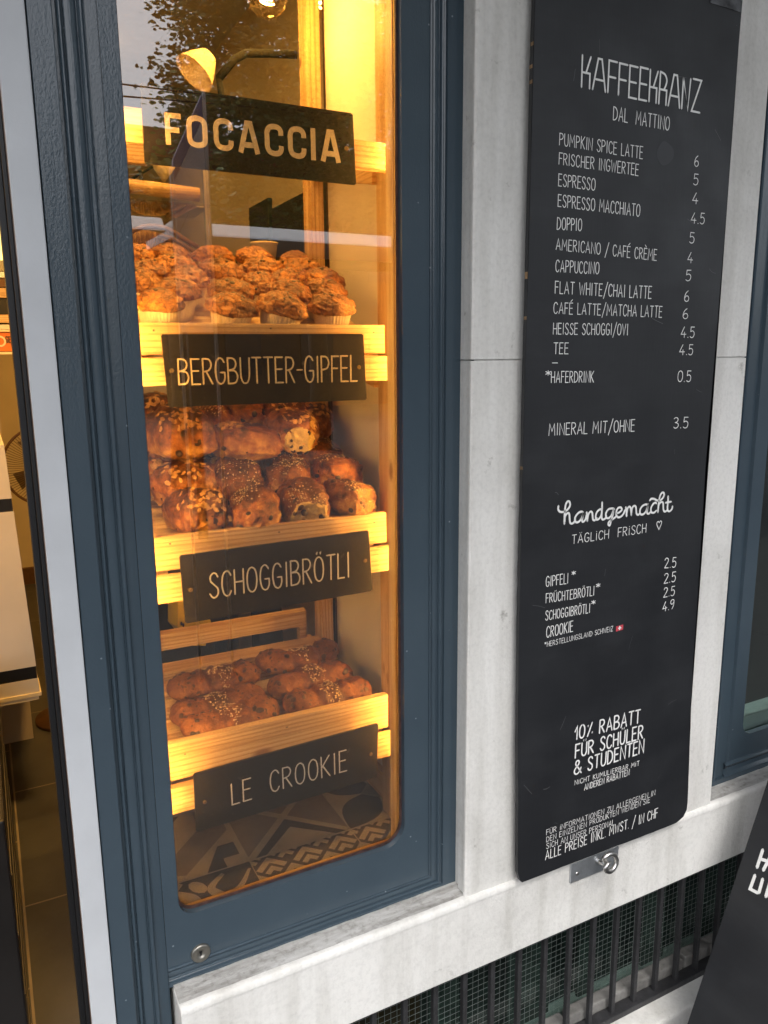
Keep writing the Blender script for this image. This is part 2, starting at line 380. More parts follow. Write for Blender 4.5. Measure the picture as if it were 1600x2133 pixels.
# sill nosing is left out where the pier stands on it
obj('sill_top', bm, [STONE, SILLTOP], sill, smooth=True)
base = thing('plinth', 'pale stone plinth under the basement grille at pavement level', 'wall', (1.2, .1, 0))
part('plinth_block', STONE, base, (.50, 3.2, -.025, .5, 0, .112), bev=.006)
part('plinth_side', STONE, base, (.172, .44, .004, .5, .0, .42), bev=.004)
lint = thing('upper_facade', 'pale stone wall above the shop windows and door', 'wall', (0, .15, TOP))
part('lintel', STONE, lint, (-4.0, 4.0, 0.0, .30, TOP, 3.6))
wl = thing('facade_wall', 'pale stone wall on the far side of the doorway', 'wall', (-2.5, .15, 0))
part('wall_block', STONE, wl, (-4.0, -1.1, 0.0, .30, 0, TOP))
aw = thing('shade_canopy', 'unseen canopy slab added above the shop front to shade it', 'canopy', (0, -.4, 2.78))
part('slab', plain('canopy_grey', (.16, .155, .15), .8), aw, (-4.0, 4.0, -1.35, -.001, 2.82, 2.94))  # out of view, added and sized to keep sky light off the facade
wr = thing('end_wall', 'pale stone wall beyond the right hand shop window', 'wall', (3.6, .15, 0))
part('wall_block', STONE, wr, (2.7, 4.0, 0.0, .30, 0.0, TOP))

# ------------------------------------------------------------------ door post beside the blue frame
dp = thing('door_post', 'pale blue grey metal door post with black rubber seal at the doorway', 'door post', (.07, .06, 0))
part('post_strip', STRIPM, dp, (.0545, .0875, .040, .062, 0, TOP), bev=.0018)
part('rubber_seal', BLACK, dp, (.0485, .0535, .047, .062, 0, TOP), (.0405, .0485, .06, .085, 0, TOP), bev=.001)
part('light_blocker', BLACK, dp, (.0545, .170, .101, .13, 0, TOP), (.0545, .0885, .0625, .1005, 0, TOP))  # unseen black boxes added to stop shop light leaking past the post
part('copper_edge', plain('brown_edge', (.10, .055, .035), .5), dp, (.0536, .0545, .045, .062, 0, TOP))

# ------------------------------------------------------------------ blue framed bakery window
win = thing('bakery_window', 'tall slate blue framed display window full of pastries, lit warm inside', 'window', (.38, .05, SILLZ))
GX0, GX1, GZ0, GZ1 = .188, .572, .683, 2.30
bm = bmesh.new()
def bead(x0, x1, h, base, n=7): return [(x0+(x1-x0)*(1-math.cos(math.pi*k/n))/2, base-h*math.sin(math.pi*k/n)) for k in range(n+1)]
mould = [(0, .0012), (.0008, .0002), (.0015, .0), (.0262, .0), (.0272, .0006), (.0276, .0085), (.0312, .0085)] + bead(.0316, .0376, .0075, .0075) + [(.0388, .0078)] + bead(.0392, .0530, .0022, .0066, 9) + [(.0542, .0072)] + bead(.0546, .0622, .0070, .0072) + [(.0640, .0078), (.0700, .0074)]
X0 = .0890
extrude_profile(bm, [(X0, .10)] + [(X0+d, FY+y) for d, y in mould] + [(X0+.0770, FY+.007), (X0+.0772, FY+.0005)], 0.0, TOP)
obj('frame_post', bm, BLUE, win)
# right stile + bottom moulding swept along an L with a mitre
bm = bmesh.new(); LX, RX, BZ = .1662, .6755, SILLZ
mr = [(0, .012), (0, .0), (.0268, .0), (.0276, .0045), (.0305, .0062)] + bead(.0308, .0368, .0056, .0062, 6) + bead(.0385, .0485, .0022, .0064, 6) + [(.0500, .0070)] + bead(.0503, .0563, .0062, .0070, 6) + [(.0575, .0), (.0600, .0)]
mbm = [(0, .012), (0, .0), (.0065, .0), (.0075, .004), (.011, .0055), (.018, .0045), (.0245, .0010), (.0262, .0068), (.0300, .0068), (.0310, .001), (.0325, -.001), (.0345, .0), (.0360, .0)]
mbm = [(0, .012), (0, .0), (.0060, .0), (.0070, .0040), (.0085, .0055)] + bead(.0088, .0128, .0026, .0056, 6) + bead(.0135, .0235, .0020, .0050, 6) + [(.0245, .0066)] + bead(.0255, .0335, .0078, .0066, 6) + [(.0342, .0), (.0360, .0)]
pts_l = [bm.verts.new((LX, FY+y, BZ+d)) for d, y in mbm]
pts_c = [bm.verts.new((RX-dr, FY+(yr), BZ+db)) for (dr, yr), (db, yb) in zip(mr, mbm)]
pts_t = [bm.verts.new((RX-dr, FY+yr, TOP)) for dr, yr in mr]
for i in range(len(mr)-1):
    for A, B in ((pts_l, pts_c), (pts_c, pts_t)):
        try: bm.faces.new((A[i], B[i], B[i+1], A[i+1]))
        except ValueError: pass
bmesh.ops.remove_doubles(bm, verts=bm.verts, dist=1e-6)
obj('frame_moulding', bm, BLUE, win)
# flat inner plate with a rounded opening
def rrect(x0, x1, z0, z1, rl, rr_, seg=8):
    p = []
    for cx, cz, r, a0 in ((x1-rr_, z0+rr_, rr_, -90), (x1-.004, z1-.004, .004, 0), (x0+.004, z1-.004, .004, 90), (x0+rl, z0+rl, rl, 180)):
        for k in range(seg+1):
            a = R(a0 + 90*k/seg); p.append((cx + r*math.cos(a), cz + r*math.sin(a)))
    return p
def plate(bm, outer, hole, y, depth, mi=0):
    h = [bm.verts.new((x, y, z)) for x, z in hole]; hb = [bm.verts.new((x, y+depth, z)) for x, z in hole]
    n = len(h); q = n//4
    oc = [bm.verts.new((x, y, z)) for x, z in outer]   # order br, tr, tl, bl matching corners
    for c in range(4):
        for k in range(q-1): f = bm.faces.new((h[c*q+k], h[c*q+k+1], oc[c])); f.material_index = mi
        f = bm.faces.new((h[c*q+q-1], h[((c+1)*q) % n], oc[(c+1) % 4], oc[c])); f.material_index = mi
    for i in range(n):
        f = bm.faces.new((h[i], h[(i+1) % n], hb[(i+1) % n], hb[i])); f.material_index = mi
bm = bmesh.new(); hole = rrect(GX0, GX1, GZ0, GZ1, .026, .038)
plate(bm, [(RX-.0598, BZ+.0358), (RX-.0598, TOP), (LX, TOP), (LX, BZ+.0358)], hole, FY+.0003, .014)
obj('frame_panel', bm, BLUE, win)
bm = bmesh.new(); h2 = rrect(GX0+.0025, GX1-.003, GZ0+.0035, GZ1, .024, .035)
plate(bm, [(GX1+.02, GZ0-.02), (GX1+.02, GZ1+.02), (GX0-.01, GZ1+.02), (GX0-.01, GZ0-.02)], h2, FY+.011, .004)
obj('window_seal', bm, BROWNSEAL, win)
part('glass_pane', GLASS, win, (GX0-.008, GX1+.012, GY, GY+.005, GZ0-.03, GZ1+.02))
# pine sash behind the glass: grooved bottom bead and bright inner ledge, right reveal

bm = bmesh.new()
for k, (y0, y1, z1) in enumerate(((.0665, .0715, .664), (.0720, .0770, .661), (.0775, .0830, .658))): bx(bm, GX0-.006, .600, y0, y1, .64, z1, .0008)
bx(bm, GX0-.006, .5775, .0850, .1035, .64, .6562, .0012); obj('bottom_bead', bm, WX, win)
bm = bmesh.new()
bx(bm, .5765, .600, .066, .0745, .64, TOP, .0008); bx(bm, .5790, .600, .0749, .0800, .64, TOP, .0006); bx(bm, .5772, .631, .0804, .105, .64, TOP, .0012)
obj('side_bead', bm, wood('lit_pine', 2, (.62, .46, .26), (.80, .64, .40)), win)  # paler than the other pine: lamplight on this reveal put into the colour
part('side_bead', WZ, win, (.165, .1865, .066, .098, .64, TOP), bev=.001)
# keyhole lock
lk = Vector(at(418, 1984, FY)); bm = bmesh.new()
MX = Matrix.Translation((lk.x, FY+.004, lk.z)) @ Matrix.Rotation(R(90), 4, 'X')
lathe(bm, [(0, .006), (.0055, .006), (.0062, .0075), (.0125, .0085), (.0145, .007), (.0150, .003), (.0150, -.002)], 40, MX)
lo = obj('lock', bm, BRASSY, win)
bm = bmesh.new(); bx(bm, lk.x-.0012, lk.x+.0012, FY-.0026, FY-.0015, lk.z-.0035, lk.z+.0035); bx(bm, lk.x-.0021, lk.x+.0021, FY-.0027, FY-.0016, lk.z+.0005, lk.z+.0040)
obj('keyhole', bm, BLACK, lo)

# ------------------------------------------------------------------ right window
rw = thing('shop_window', 'slate blue framed shop window with dark glass, right of the stone pier', 'window', (1.9, .05, SILLZ))
bm = bmesh.new(); A0, A1 = 1.287, 2.70
prof = [(A0, .10), (A0, FY+.003), (A0+.048, FY+.003), (A0+.050, FY+.007), (A0+.056, FY+.007), (A0+.0575, FY+.001), (A0+.061, FY), (A0+.064, FY+.006), (A0+.098, FY+.006), (A0+.1005, FY)]
extrude_profile(bm, prof, SILLZ, TOP)
bx(bm, A0+.05, A1, FY-.001, FY+.05, SILLZ, .585, .001)
zz = [(.585, .0), (.592, .004), (.600, .006), (.606, .001), (.612, -.002), (.616, .0), (.617, .004)]
for (za, ya), (zb, yb) in zip(zz[:-1], zz[1:]): quad(bm, (A0+.09, FY+ya, za), (A1, FY+ya, za), (A1, FY+yb, zb), (A0+.09, FY+yb, zb))
obj('frame', bm, BLUE, rw)
bm = bmesh.new(); hole = rrect(1.430, A1-.12, .668, 2.32, .030, .030)
plate(bm, [(A1, .6165), (A1, TOP), (A0+.1000, TOP), (A0+.1000, .6165)], hole, FY+.0035, .012); obj('frame_panel', bm, BLUE, rw)
part('glass_pane', GLASSDARK, rw, (1.42, A1-.1, GY+.001, GY+.006, .64, 2.34))
bm = bmesh.new()
for k in range(3): bx(bm, 1.425, A1-.11, .068+k*.008, .074+k*.008, .62, .697-k*.006, .001)
obj('bead', bm, plain('aluminium_bead', (.5, .52, .5), .35, .6), rw)

# ------------------------------------------------------------------ room shell
rm = thing('shop_room', 'cream walls and ceiling enclosing the warmly lit bakery', 'room', (-.5, 2.3, 0))
part('back_wall', CREAMWALL, rm, (-2.4, 2.8, 4.5, 4.6, 0, 3.0))
part('left_wall', CREAMWALL, rm, (-2.4, -2.3, .3, 4.5, 0, 3.0))
part('partition_wall', CREAMWALL, rm, (1.20, 1.26, .302, 4.5, 0, 3.0))
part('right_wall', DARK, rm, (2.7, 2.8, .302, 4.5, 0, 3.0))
part('ceiling', PLASTERW, rm, (-2.4, 2.8, .302, 4.6, 3.0, 3.1))
part('skirting', BROWNW, rm, (-2.3, 1.2, 4.47, 4.499, .05, .16))
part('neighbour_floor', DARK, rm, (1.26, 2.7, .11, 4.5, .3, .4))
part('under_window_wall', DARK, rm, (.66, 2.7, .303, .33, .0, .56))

# ------------------------------------------------------------------ lettering
G = {  # strokes: 'x,y x,y' ; '~' = smooth
'A': (.42, '0,0 .21,1 .42,0;.07,.32 .36,.34'), 'B': (.38, '0,0 0,1;~0,1 .24,.97 .33,.78 .24,.58 0,.52;~0,.52 .28,.49 .38,.27 .28,.04 0,0'),
'C': (.36, '~.36,.82 .28,.97 .17,1 .05,.86 0,.5 .05,.14 .17,0 .28,.03 .36,.18'), 'D': (.38, '0,0 0,1;~0,1 .2,.94 .35,.72 .38,.48 .35,.25 .2,.05 0,0'),
'E': (.32, '.31,1 0,1 0,0 .32,0;0,.53 .27,.53'), 'F': (.30, '.31,1 0,1 0,0;0,.53 .26,.53'),
'G': (.38, '~.36,.84 .28,.97 .17,1 .05,.86 0,.5 .05,.14 .18,0 .30,.05 .37,.22 .37,.44;.37,.44 .2,.44'), 'H': (.36, '0,0 0,1;.36,0 .36,1;0,.5 .36,.5'),
'I': (.10, '.05,0 .05,1'), 'J': (.28, '~.28,1 .28,.25 .2,.04 .08,.02 0,.18'), 'K': (.36, '0,0 0,1;.35,1 0,.46;.06,.55 .36,0'), 'L': (.28, '0,1 0,0 .29,0'),
'M': (.50, '0,0 .05,1 .25,.36 .45,1 .50,0'), 'N': (.38, '0,0 0,1 .38,0 .38,1'), 'O': (.40, '~.20,1 .05,.86 0,.5 .05,.14 .20,0 .35,.14 .40,.5 .35,.86 .20,1'),
'P': (.34, '0,0 0,1;~0,1 .24,.97 .34,.75 .24,.53 0,.47'), 'Q': (.42, '~.20,1 .05,.86 0,.5 .05,.14 .20,0 .35,.14 .40,.5 .35,.86 .20,1;.24,.2 .42,-.06'),
'R': (.36, '0,0 0,1;~0,1 .24,.97 .33,.76 .23,.55 0,.48;.12,.5 .36,0'), 'S': (.34, '~.33,.83 .26,.97 .15,1 .04,.88 .05,.68 .18,.52 .31,.36 .32,.14 .21,0 .09,.02 0,.17'),
'T': (.36, '0,1 .37,1;.185,1 .185,0'), 'U': (.36, '~0,1 0,.6 .01,.25 .08,.05 .18,0 .28,.05 .35,.25 .36,.6 .36,1'), 'V': (.38, '0,1 .19,0 .38,1'),
'W': (.54, '0,1 .13,0 .27,.8 .41,0 .54,1'), 'X': (.38, '0,0 .38,1;0,1 .38,0'), 'Y': (.36, '0,1 .18,.5 .36,1;.18,.5 .18,0'), 'Z': (.34, '0,1 .34,1 0,0 .35,0'),
'0': (.38, '~.19,1 .05,.86 0,.5 .05,.14 .19,0 .33,.14 .38,.5 .33,.86 .19,1'), '1': (.16, '0,.62 .15,1 .15,0'), '2': (.34, '~0,.8 .06,.96 .18,1 .30,.9 .30,.68 .18,.38 0,0;0,0 .35,0'),
'3': (.32, '~0,.88 .1,1 .24,.95 .28,.77 .2,.58 .08,.53;~.08,.53 .26,.45 .32,.24 .22,.03 .08,0 0,.1'), '4': (.40, '.24,1 0,.3 .40,.3;.27,.5 .27,0'),
'5': (.33, '.32,1 .05,1 .03,.56;~.03,.56 .17,.64 .30,.52 .33,.3 .26,.06 .12,0 0,.1'), '6': (.34, '~.26,1 .10,.78 .01,.42 .03,.14 .16,0 .30,.08 .34,.3 .26,.5 .12,.5 .02,.32'),
'9': (.34, '~.32,.75 .22,.55 .08,.55 0,.75 .06,.95 .18,1 .30,.92 .33,.7 .30,.35 .16,0'), '/': (.34, '0,-.22 .36,1.15'), '-': (.22, '0,.48 .22,.48'), '–': (.3, '0,.4 .3,.4'), '.': (.03, '~.01,0 .03,.02 .01,.035 .0,.01'),
'*': (.26, '.13,1 .13,.62;0,.93 .26,.69;.26,.93 0,.69'), '%': (.44, '.06,0 .38,1;~.05,.80 .09,.82 .07,.77;~.37,.22 .41,.24 .39,.19'), ' ': (.26, ''),
'&': (.52, '~.52,.0 .30,.42 .10,.72 .12,.93 .24,1 .34,.90 .30,.70 .06,.42 0,.2 .10,.02 .26,.02 .42,.2 .50,.42'),
'i': (.10, '.05,0 .05,.78;~.04,.98 .06,.98 .05,.95'), '♡': (.5, '~.25,0 .05,.55 .02,.85 .14,1 .25,.80;~.25,.80 .36,1 .48,.85 .45,.55 .25,0'),
'k': (.36, '0,0 0,1;.36,1 .17,.46;0,.47 .34,.47 .34,0'), 'a': (.56, '0,0 .21,1 .37,1 .56,0;.12,.34 .47,.34'), 'r': (.34, '0,0 0,1;~0,1 .22,.94 .32,.78 .28,.60 .2,.46;0,.46 .34,.46 .34,0'),
'f': (.36, '.36,1 0,1 0,0;0,.5 .32,.5'), 'e': (.36, '.36,1 0,1 0,0 .36,0;0,.5 .32,.5'), 'n': (.36, '0,0 0,1 .30,0 .36,1'), 'z': (.44, '.02,1 .44,1 .02,0 .44,0'),
}
for b, c in (('Ä', 'A'), ('Ö', 'O'), ('Ü', 'U')):
    wd, s = G[c]; m_ = wd/2
    G[b] = (wd, s + f';~{m_-.09},1.16 {m_-.07},1.18 {m_-.08},1.13;~{m_+.07},1.16 {m_+.09},1.18 {m_+.08},1.13')
G['É'] = (.32, G['E'][1] + ';.10,1.12 .26,1.30'); G['È'] = (.32, G['E'][1] + ';.08,1.30 .22,1.12')
GB = {'F': (.44, '.46,.92 .08,.92 .08,0;.08,.48 .40,.48'), 'O': (.60, '~.08,.5 .08,.72 .13,.86 .30,.92 .47,.86 .52,.72 .52,.5 .52,.28 .47,.14 .30,.08 .13,.14 .08,.28 .08,.5'),
'C': (.56, '~.51,.66 .50,.80 .43,.89 .30,.92 .15,.87 .08,.72 .08,.5 .08,.28 .15,.13 .30,.08 .43,.11 .50,.20 .51,.34'), 'A': (.64, '.06,0 .27,.93 .37,.93 .58,0;.14,.26 .50,.26'), 'I': (.18, '.09,0 .09,1')}
def catmull(p, n=6):
    if len(p) < 3: return p
    closed = (p[0]-p[-1]).length < 1e-6; o = []
    for i in range(len(p)-1):
        a = p[i-1] if i > 0 else (p[-2] if closed else p[0]*2-p[1]); d = p[i+2] if i+2 < len(p) else (p[1] if closed else p[-1]*2-p[-2])
        b, c = p[i], p[i+1]
        for k in range(n):
            t = k/n; o.append(.5*((2*b) + (c-a)*t + (2*a-5*b+4*c-d)*t*t + (3*b-a-3*c+d)*t**3))
    o.append(p[-1]); return o
class Plane:
    def __init__(s, o, u, v): s.o, s.u, s.v = Vector(o), Vector(u).normalized(), Vector(v).normalized(); s.n = s.u.cross(s.v)
    def hit(s, px, py):
        d = ray(px, py); t = (s.o-CAM).dot(s.n)/d.dot(s.n); q = CAM + d*t - s.o
        return Vector((q.dot(s.u), q.dot(s.v)))
    def w(s, p, h): return s.o + s.u*p.x + s.v*p.y + s.n*h
def ribbon(bm, P, pts, wd, h, rounded=True):
    q = [pts[0]]
    for p in pts[1:]:
        if (p-q[-1]).length > wd*.08: q.append(p)
    if len(q) < 2: q.append(q[0] + Vector((wd*.1, 0)))
    L, Rr = [], []
    for i, p in enumerate(q):
        d1 = (p-q[i-1]).normalized() if i else None; d2 = (q[i+1]-p).normalized() if i < len(q)-1 else None
        if d1 is None: d1 = d2
        if d2 is None: d2 = d1
        n1 = Vector((-d1.y, d1.x)); n2 = Vector((-d2.y, d2.x)); m = n1+n2
        if m.length < .3: m = n1.copy()
        m.normalize(); k = min(2.0, 1/max(.35, m.dot(n1)))
        L.append(p+m*wd/2*k); Rr.append(p-m*wd/2*k)
    VL = [bm.verts.new(P.w(p, h)) for p in L]; VR = [bm.verts.new(P.w(p, h)) for p in Rr]
    for i in range(len(q)-1):
        try: bm.faces.new((VR[i], VR[i+1], VL[i+1], VL[i]))
        except ValueError: pass
    if rounded:
        for (c, d, va, vb) in ((q[0], (q[0]-q[1]).normalized(), VL[0], VR[0]), (q[-1], (q[-1]-q[-2]).normalized(), VR[-1], VL[-1])):
            a0 = math.atan2(d.y, d.x)
            mid = [bm.verts.new(P.w(c + Vector((math.cos(a0+R(t)), math.sin(a0+R(t))))*wd/2, h)) for t in (50, 0, -50)]
            try: bm.faces.new([va] + mid + [vb])
            except ValueError: pass
rnd = random.Random(4)
def write(parent, P, text, a, b, hpx, weight=.075, mat=None, font=None, tr=.155, jit=.010, rounded=True, fill=0.93):
    """letters from photo baseline points a -> b, cap height hpx"""
    font = font or G
    A, B = P.hit(*a), P.hit(*b); H = (P.hit(a[0], a[1]-hpx) - A).length; H2 = (P.hit(b[0], b[1]-hpx) - B).length
    adv, x = [], 0
    for ch in text: adv.append(x); x += font[ch][0] + (tr if ch != ' ' else tr*.6)
    tot = max(.02, x - tr); sx = (B-A).length/tot; U = (B-A).normalized(); V = Vector((0, 1))
    bm = bmesh.new(); k = 0
    for ch, x0 in zip(text, adv):
        if not font[ch][1]: continue
        hh = H + (H2-H)*x0/tot; jy = rnd.uniform(-jit, jit); js = rnd.uniform(-jit, jit)*1.6; jh = 1+rnd.uniform(-jit, jit)*1.5
        for st in font[ch][1].split(';'):
            sm = st.startswith('~'); pts = []
            for c in st.lstrip('~').split():
                px, py = map(float, c.split(','))
                pts.append(A + U*((x0+px)*sx) + V*((py*jh+jy)*hh) + U*(js*py*hh))
            if sm: pts = catmull(pts, 7 if font is GB else 5)
            ribbon(bm, P, pts, weight*hh, .0004 + .00005*(k % 5), rounded); k += 1
    o = obj('lettering', bm, mat or CHALK, parent); return o

# ------------------------------------------------------------------ menu board
mb = thing('menu_board', 'tall narrow black hand lettered menu board on the stone pier', 'menu board', (.98, -.012, .58))
BY = -.022; bx0, bx1 = .7525, 1.180
def wob(z, s): return .0016*noise.noise(Vector((z*5, s, 0))) + .0009*noise.noise(Vector((z*40, s, 2)))
out = []
zs = [.64 + i*(2.30-.64)/330 for i in range(331)]
def lft(z): return bx0 + .0145*max(0, (1.25-z)/.67)**2 + wob(z, 1)
KR = [(2.4, 1.1765), (2.07, 1.1752), (1.71, 1.1742), (1.31, 1.1693), (.89, 1.1742), (.64, 1.1868)]
def rgx(z):
    for (za, xa), (zb, xb) in zip(KR[:-1], KR[1:]):
        if z >= zb: return xb + (xa-xb)*(z-zb)/(za-zb) + wob(z, 9)*.7
    return KR[-1][1]
L = [(lft(z), z) for z in zs]; Rr = [(rgx(z), z) for z in zs]
bl = [(lft(.64)+.0005, .60), (.7705, .583), (.775, .5785)]; n_ = 24
bot = [(.775 + (1.142-.775)*i/n_, .5785 - .0015*i/n_ + .0012*noise.noise(Vector((i*.7, 5, 0)))) for i in range(n_+1)]
br = [(1.1600, .5778), (1.1780, .5855), (1.1866, .5985), (1.1876, .614)]
outline = [(.7530, 2.30)] + L[::-1] + bl + bot[1:] + br + Rr
bm = bmesh.new()
fr = [bm.verts.new((x, BY, z)) for x, z in outline]; bk = [bm.verts.new((x, BY+.0075, z)) for x, z in outline]
bm.faces.new(fr); bm.faces.new(bk[::-1]); m_ = len(outline)
for i in range(m_):
    f = bm.faces.new((fr[i], fr[(i+1) % m_], bk[(i+1) % m_], bk[i])); z_ = outline[i][1]
    f.material_index = 1 if (noise.noise(Vector((outline[i][0]*30, z_*75, 4))) > .50 or z_ < .583) else 0
bmesh.ops.triangulate(bm, faces=[f for f in bm.faces if len(f.verts) > 4])
obj('board', bm, [BLACKB, EDGEWOOD], mb)
part('batten', BROWNW, mb, (.80, .83, -.0142, -.0005, .75, 2.2), (1.10, 1.13, -.0142, -.0005, .75, 2.2))
PB = Plane((0, BY, 0), (1, 0, 0), (0, 0, 1)); PB.n = Vector((0, -1, 0))
write(mb, PB, 'kaffeekranz', (1211, 181), (1457, 235), 67, .066, tr=.11, jit=.006)
for txt, a, b, h in (
    ('DAL  MATTINO', (1277, 250), (1393, 272), 28), ('PUMPKIN SPICE LATTE', (1165, 302), (1338, 331), 25), ('6', (1446, 346), (1454, 347), 22),
    ('FRISCHER INGWERTEE', (1164, 342), (1329, 366), 24), ('5', (1444, 385), (1453, 386), 23), ('ESPRESSO', (1163, 387), (1239, 397), 25), ('4', (1442, 424), (1453, 425), 23),
    ('ESPRESSO MACCHIATO', (1162, 430), (1332, 451), 25), ('4.5', (1439, 465), (1466, 467), 22), ('DOPPIO', (1160, 478), (1211, 481), 25), ('5', (1436, 506), (1445, 507), 22),
    ('AMERICANO / CAFÉ CRÈME', (1158, 520), (1367, 543), 23), ('4', (1432, 547), (1442, 548), 22), ('CAPPUCCINO', (1157, 566), (1247, 571), 24), ('5', (1428, 585), (1438, 585), 22),
    ('FLAT WHITE/CHAI LATTE', (1156, 611), (1356, 622), 25), ('6', (1425, 628), (1434, 628), 22), ('CAFÉ LATTE/MATCHA LATTE', (1153, 653), (1378, 661), 23), ('6', (1422, 664), (1432, 664), 21),
    ('HEISSE SCHOGGI/OVI', (1152, 696), (1307, 698), 23), ('4.5', (1418, 703), (1445, 703), 22), ('TEE', (1153, 737), (1183, 737), 23), ('4.5', (1415, 739), (1442, 739), 21), ('–', (1150, 765), (1161, 765), 23),
    ('*', (1136, 797), (1146, 797), 25), ('HAFERDRINK', (1148, 797), (1236, 796), 23), ('0.5', (1411, 795), (1438, 795), 22), ('MINERAL MIT/OHNE', (1143, 907), (1321, 898), 24), ('3.5', (1403, 892), (1432, 891), 22),
    ('TÄGLiCH  FRiSCH', (1191, 1133), (1345, 1109), 18), ('2.5', (1384, 1183), (1407, 1181), 20), ('GIPFELI', (1137, 1222), (1183, 1215), 21), ('*', (1190, 1210), (1198, 1209), 20),
    ('2.5', (1383, 1215), (1406, 1211), 20), ('FRÜCHTEBRÖTLI', (1137, 1256), (1237, 1240), 19), ('*', (1241, 1236), (1249, 1235), 20), ('2.5', (1382, 1244), (1404, 1240), 19), ('SCHOGGIBRÖTLI', (1136, 1292), (1228, 1276), 19),
    ('*', (1231, 1271), (1239, 1270), 20), ('4.9', (1380, 1274), (1403, 1267), 19), ('CROOKIE', (1138, 1328), (1193, 1315), 22)):
    write(mb, PB, txt, a, b, h, .076 if h > 20 else .082)
write(mb, PB, '*HERSTELLUNGSLAND SCHWEIZ', (1134, 1348), (1276, 1314), 10, .10)
for txt, a, b, h in (('10% RABATT', (1197, 1541), (1332, 1505), 27), ('FÜR SCHÜLER', (1198, 1579), (1338, 1537), 27), ('& STUDENTEN', (1196, 1614), (1340, 1567), 27)): write(mb, PB, txt, a, b, h, .115, tr=.16)
write(mb, PB, 'NiCHT KUMULiERBAR MiT', (1197, 1635), (1331, 1594), 9.5, .12, tr=.17, jit=.004)
write(mb, PB, 'ANDEREN RABATTEN', (1217, 1646), (1310, 1614), 12, .11, jit=.004)
for txt, a, b, h in (('FÜR iNFORMATiONEN ZU ALLERGENEN iN', (1138, 1739), (1364, 1656), 10.5), ('DEN EINZELNEN PRODUKTEN WENDEN SiE', (1138, 1754), (1353, 1671), 10.5), ('SiCH AN UNSER PERSONAL.', (1138, 1768), (1281, 1717), 11)): write(mb, PB, txt, a, b, h, .088, jit=.004)
write(mb, PB, 'ALLE PREISE INKL. MWST. / IN CHF', (1136, 1791), (1369, 1702), 18.5, .085)
write(mb, PB, '♡', (1367, 1104), (1377.5, 1101.5), 17, .10)
bm = bmesh.new()
cursive = ['75,250 72,290 95,320 145,318 190,285 213,240 205,200 182,198 162,235 152,300 147,380 145,465', '147,440 152,380 170,345 195,335 205,360 208,410 215,450 235,460 262,440 275,405',
 '370,330 345,318 305,340 272,390 275,435 300,445 335,420 360,370 372,325 362,380 355,425 370,438 395,410 408,360', '410,325 415,380 418,430', '418,410 430,350 455,318 475,330 480,370 485,410 505,420 530,395',
 '590,300 570,290 535,320 518,370 525,410 550,408 580,370 592,300 595,205', '592,300 588,380 600,412 630,400 645,370', '740,290 715,280 670,290 640,335 642,385 670,395 705,360 728,300 720,360 700,430 685,480 668,470 675,440 715,410 750,385 765,360',
 '765,340 800,325 828,295 815,268 785,275 765,310 762,360 785,385 820,375 850,340 865,300', '875,265 882,320 885,372', '885,350 895,285 915,260 932,270 938,310 942,360', '942,340 952,275 975,250 995,262 1000,310 1005,345 1025,355 1045,330',
 '1140,240 1110,232 1070,255 1045,300 1050,345 1080,350 1115,315 1140,240 1130,300 1130,335 1150,342 1175,315', '1240,220 1225,210 1195,235 1175,280 1180,325 1210,330 1240,305',
 '1160,185 1180,165 1215,168 1250,185 1290,180 1325,140 1330,100 1308,92 1285,125 1270,190 1262,260 1258,325', '1260,300 1270,235 1295,205 1318,210 1322,250 1325,295 1340,318 1365,305', '1380,135 1378,200 1372,270 1378,308 1400,312 1425,285 1432,255', '1350,212 1385,205 1415,200']
for k, s in enumerate(cursive):
    pts = [PB.hit(1150+float(c.split(',')[0])*.175, 1010+float(c.split(',')[1])*.175) for c in s.split()]
    ribbon(bm, PB, catmull(pts, 6), .0037, .0004+.00005*(k % 5))
obj('lettering', bm, CHALK, mb)
fa, fb = PB.hit(1282.7, 1315.5), PB.hit(1298, 1300.5); bm = bmesh.new()
f0 = [PB.w(Vector(p), .0004) for p in ((fa.x, fa.y), (fb.x, fa.y+.001), (fb.x, fb.y), (fa.x, fb.y-.001))]; quad(bm, *f0)
cx, cz = (fa.x+fb.x)/2, (fa.y+fb.y)/2
for hw, hh in ((.0036, .0012), (.0012, .0036)): quad(bm, *[PB.w(Vector((cx+a*hw, cz+b*hh)), .0007+.0001*(hw > .002)) for a, b in ((-1, -1), (1, -1), (1, 1), (-1, 1))], 1)
obj('flag', bm, [FLAGRED, CHALK], mb)
# tape scrap at the top right corner, small grey patch
bm = bmesh.new(); p = [PB.hit(*q) for q in ((1478, 6), (1542, 26), (1549, -60), (1490, -60))]
g_ = 10; rows = [[p[0].lerp(p[1], i/g_).lerp(p[3].lerp(p[2], i/g_), j/g_) for i in range(g_+1)] for j in range(g_+1)]
vv = [[bm.verts.new(PB.w(q, .0007 + .0016*abs(noise.noise(Vector((q.x*90, q.y*60, 1)))))) for q in r_] for r_ in rows]
for j in range(g_):
    for i in range(g_): bm.faces.new((vv[j][i], vv[j][i+1], vv[j+1][i+1], vv[j+1][i]))
obj('tape', bm, plain('black_tape', (.015, .015, .016), .22), mb, smooth=True)
bm = bmesh.new(); c_ = PB.hit(1386, 320)
poly(bm, [PB.w(c_ + Vector((math.cos(a*.262)*.0175*(1+.10*math.sin(a*.262*2+1)), math.sin(a*.262)*.018*(1+.08*math.cos(a*.262*3)))), .0003) for a in range(24)])
obj('faded_patch', bm, plain('patch_grey', (.040, .042, .046), .6), mb)

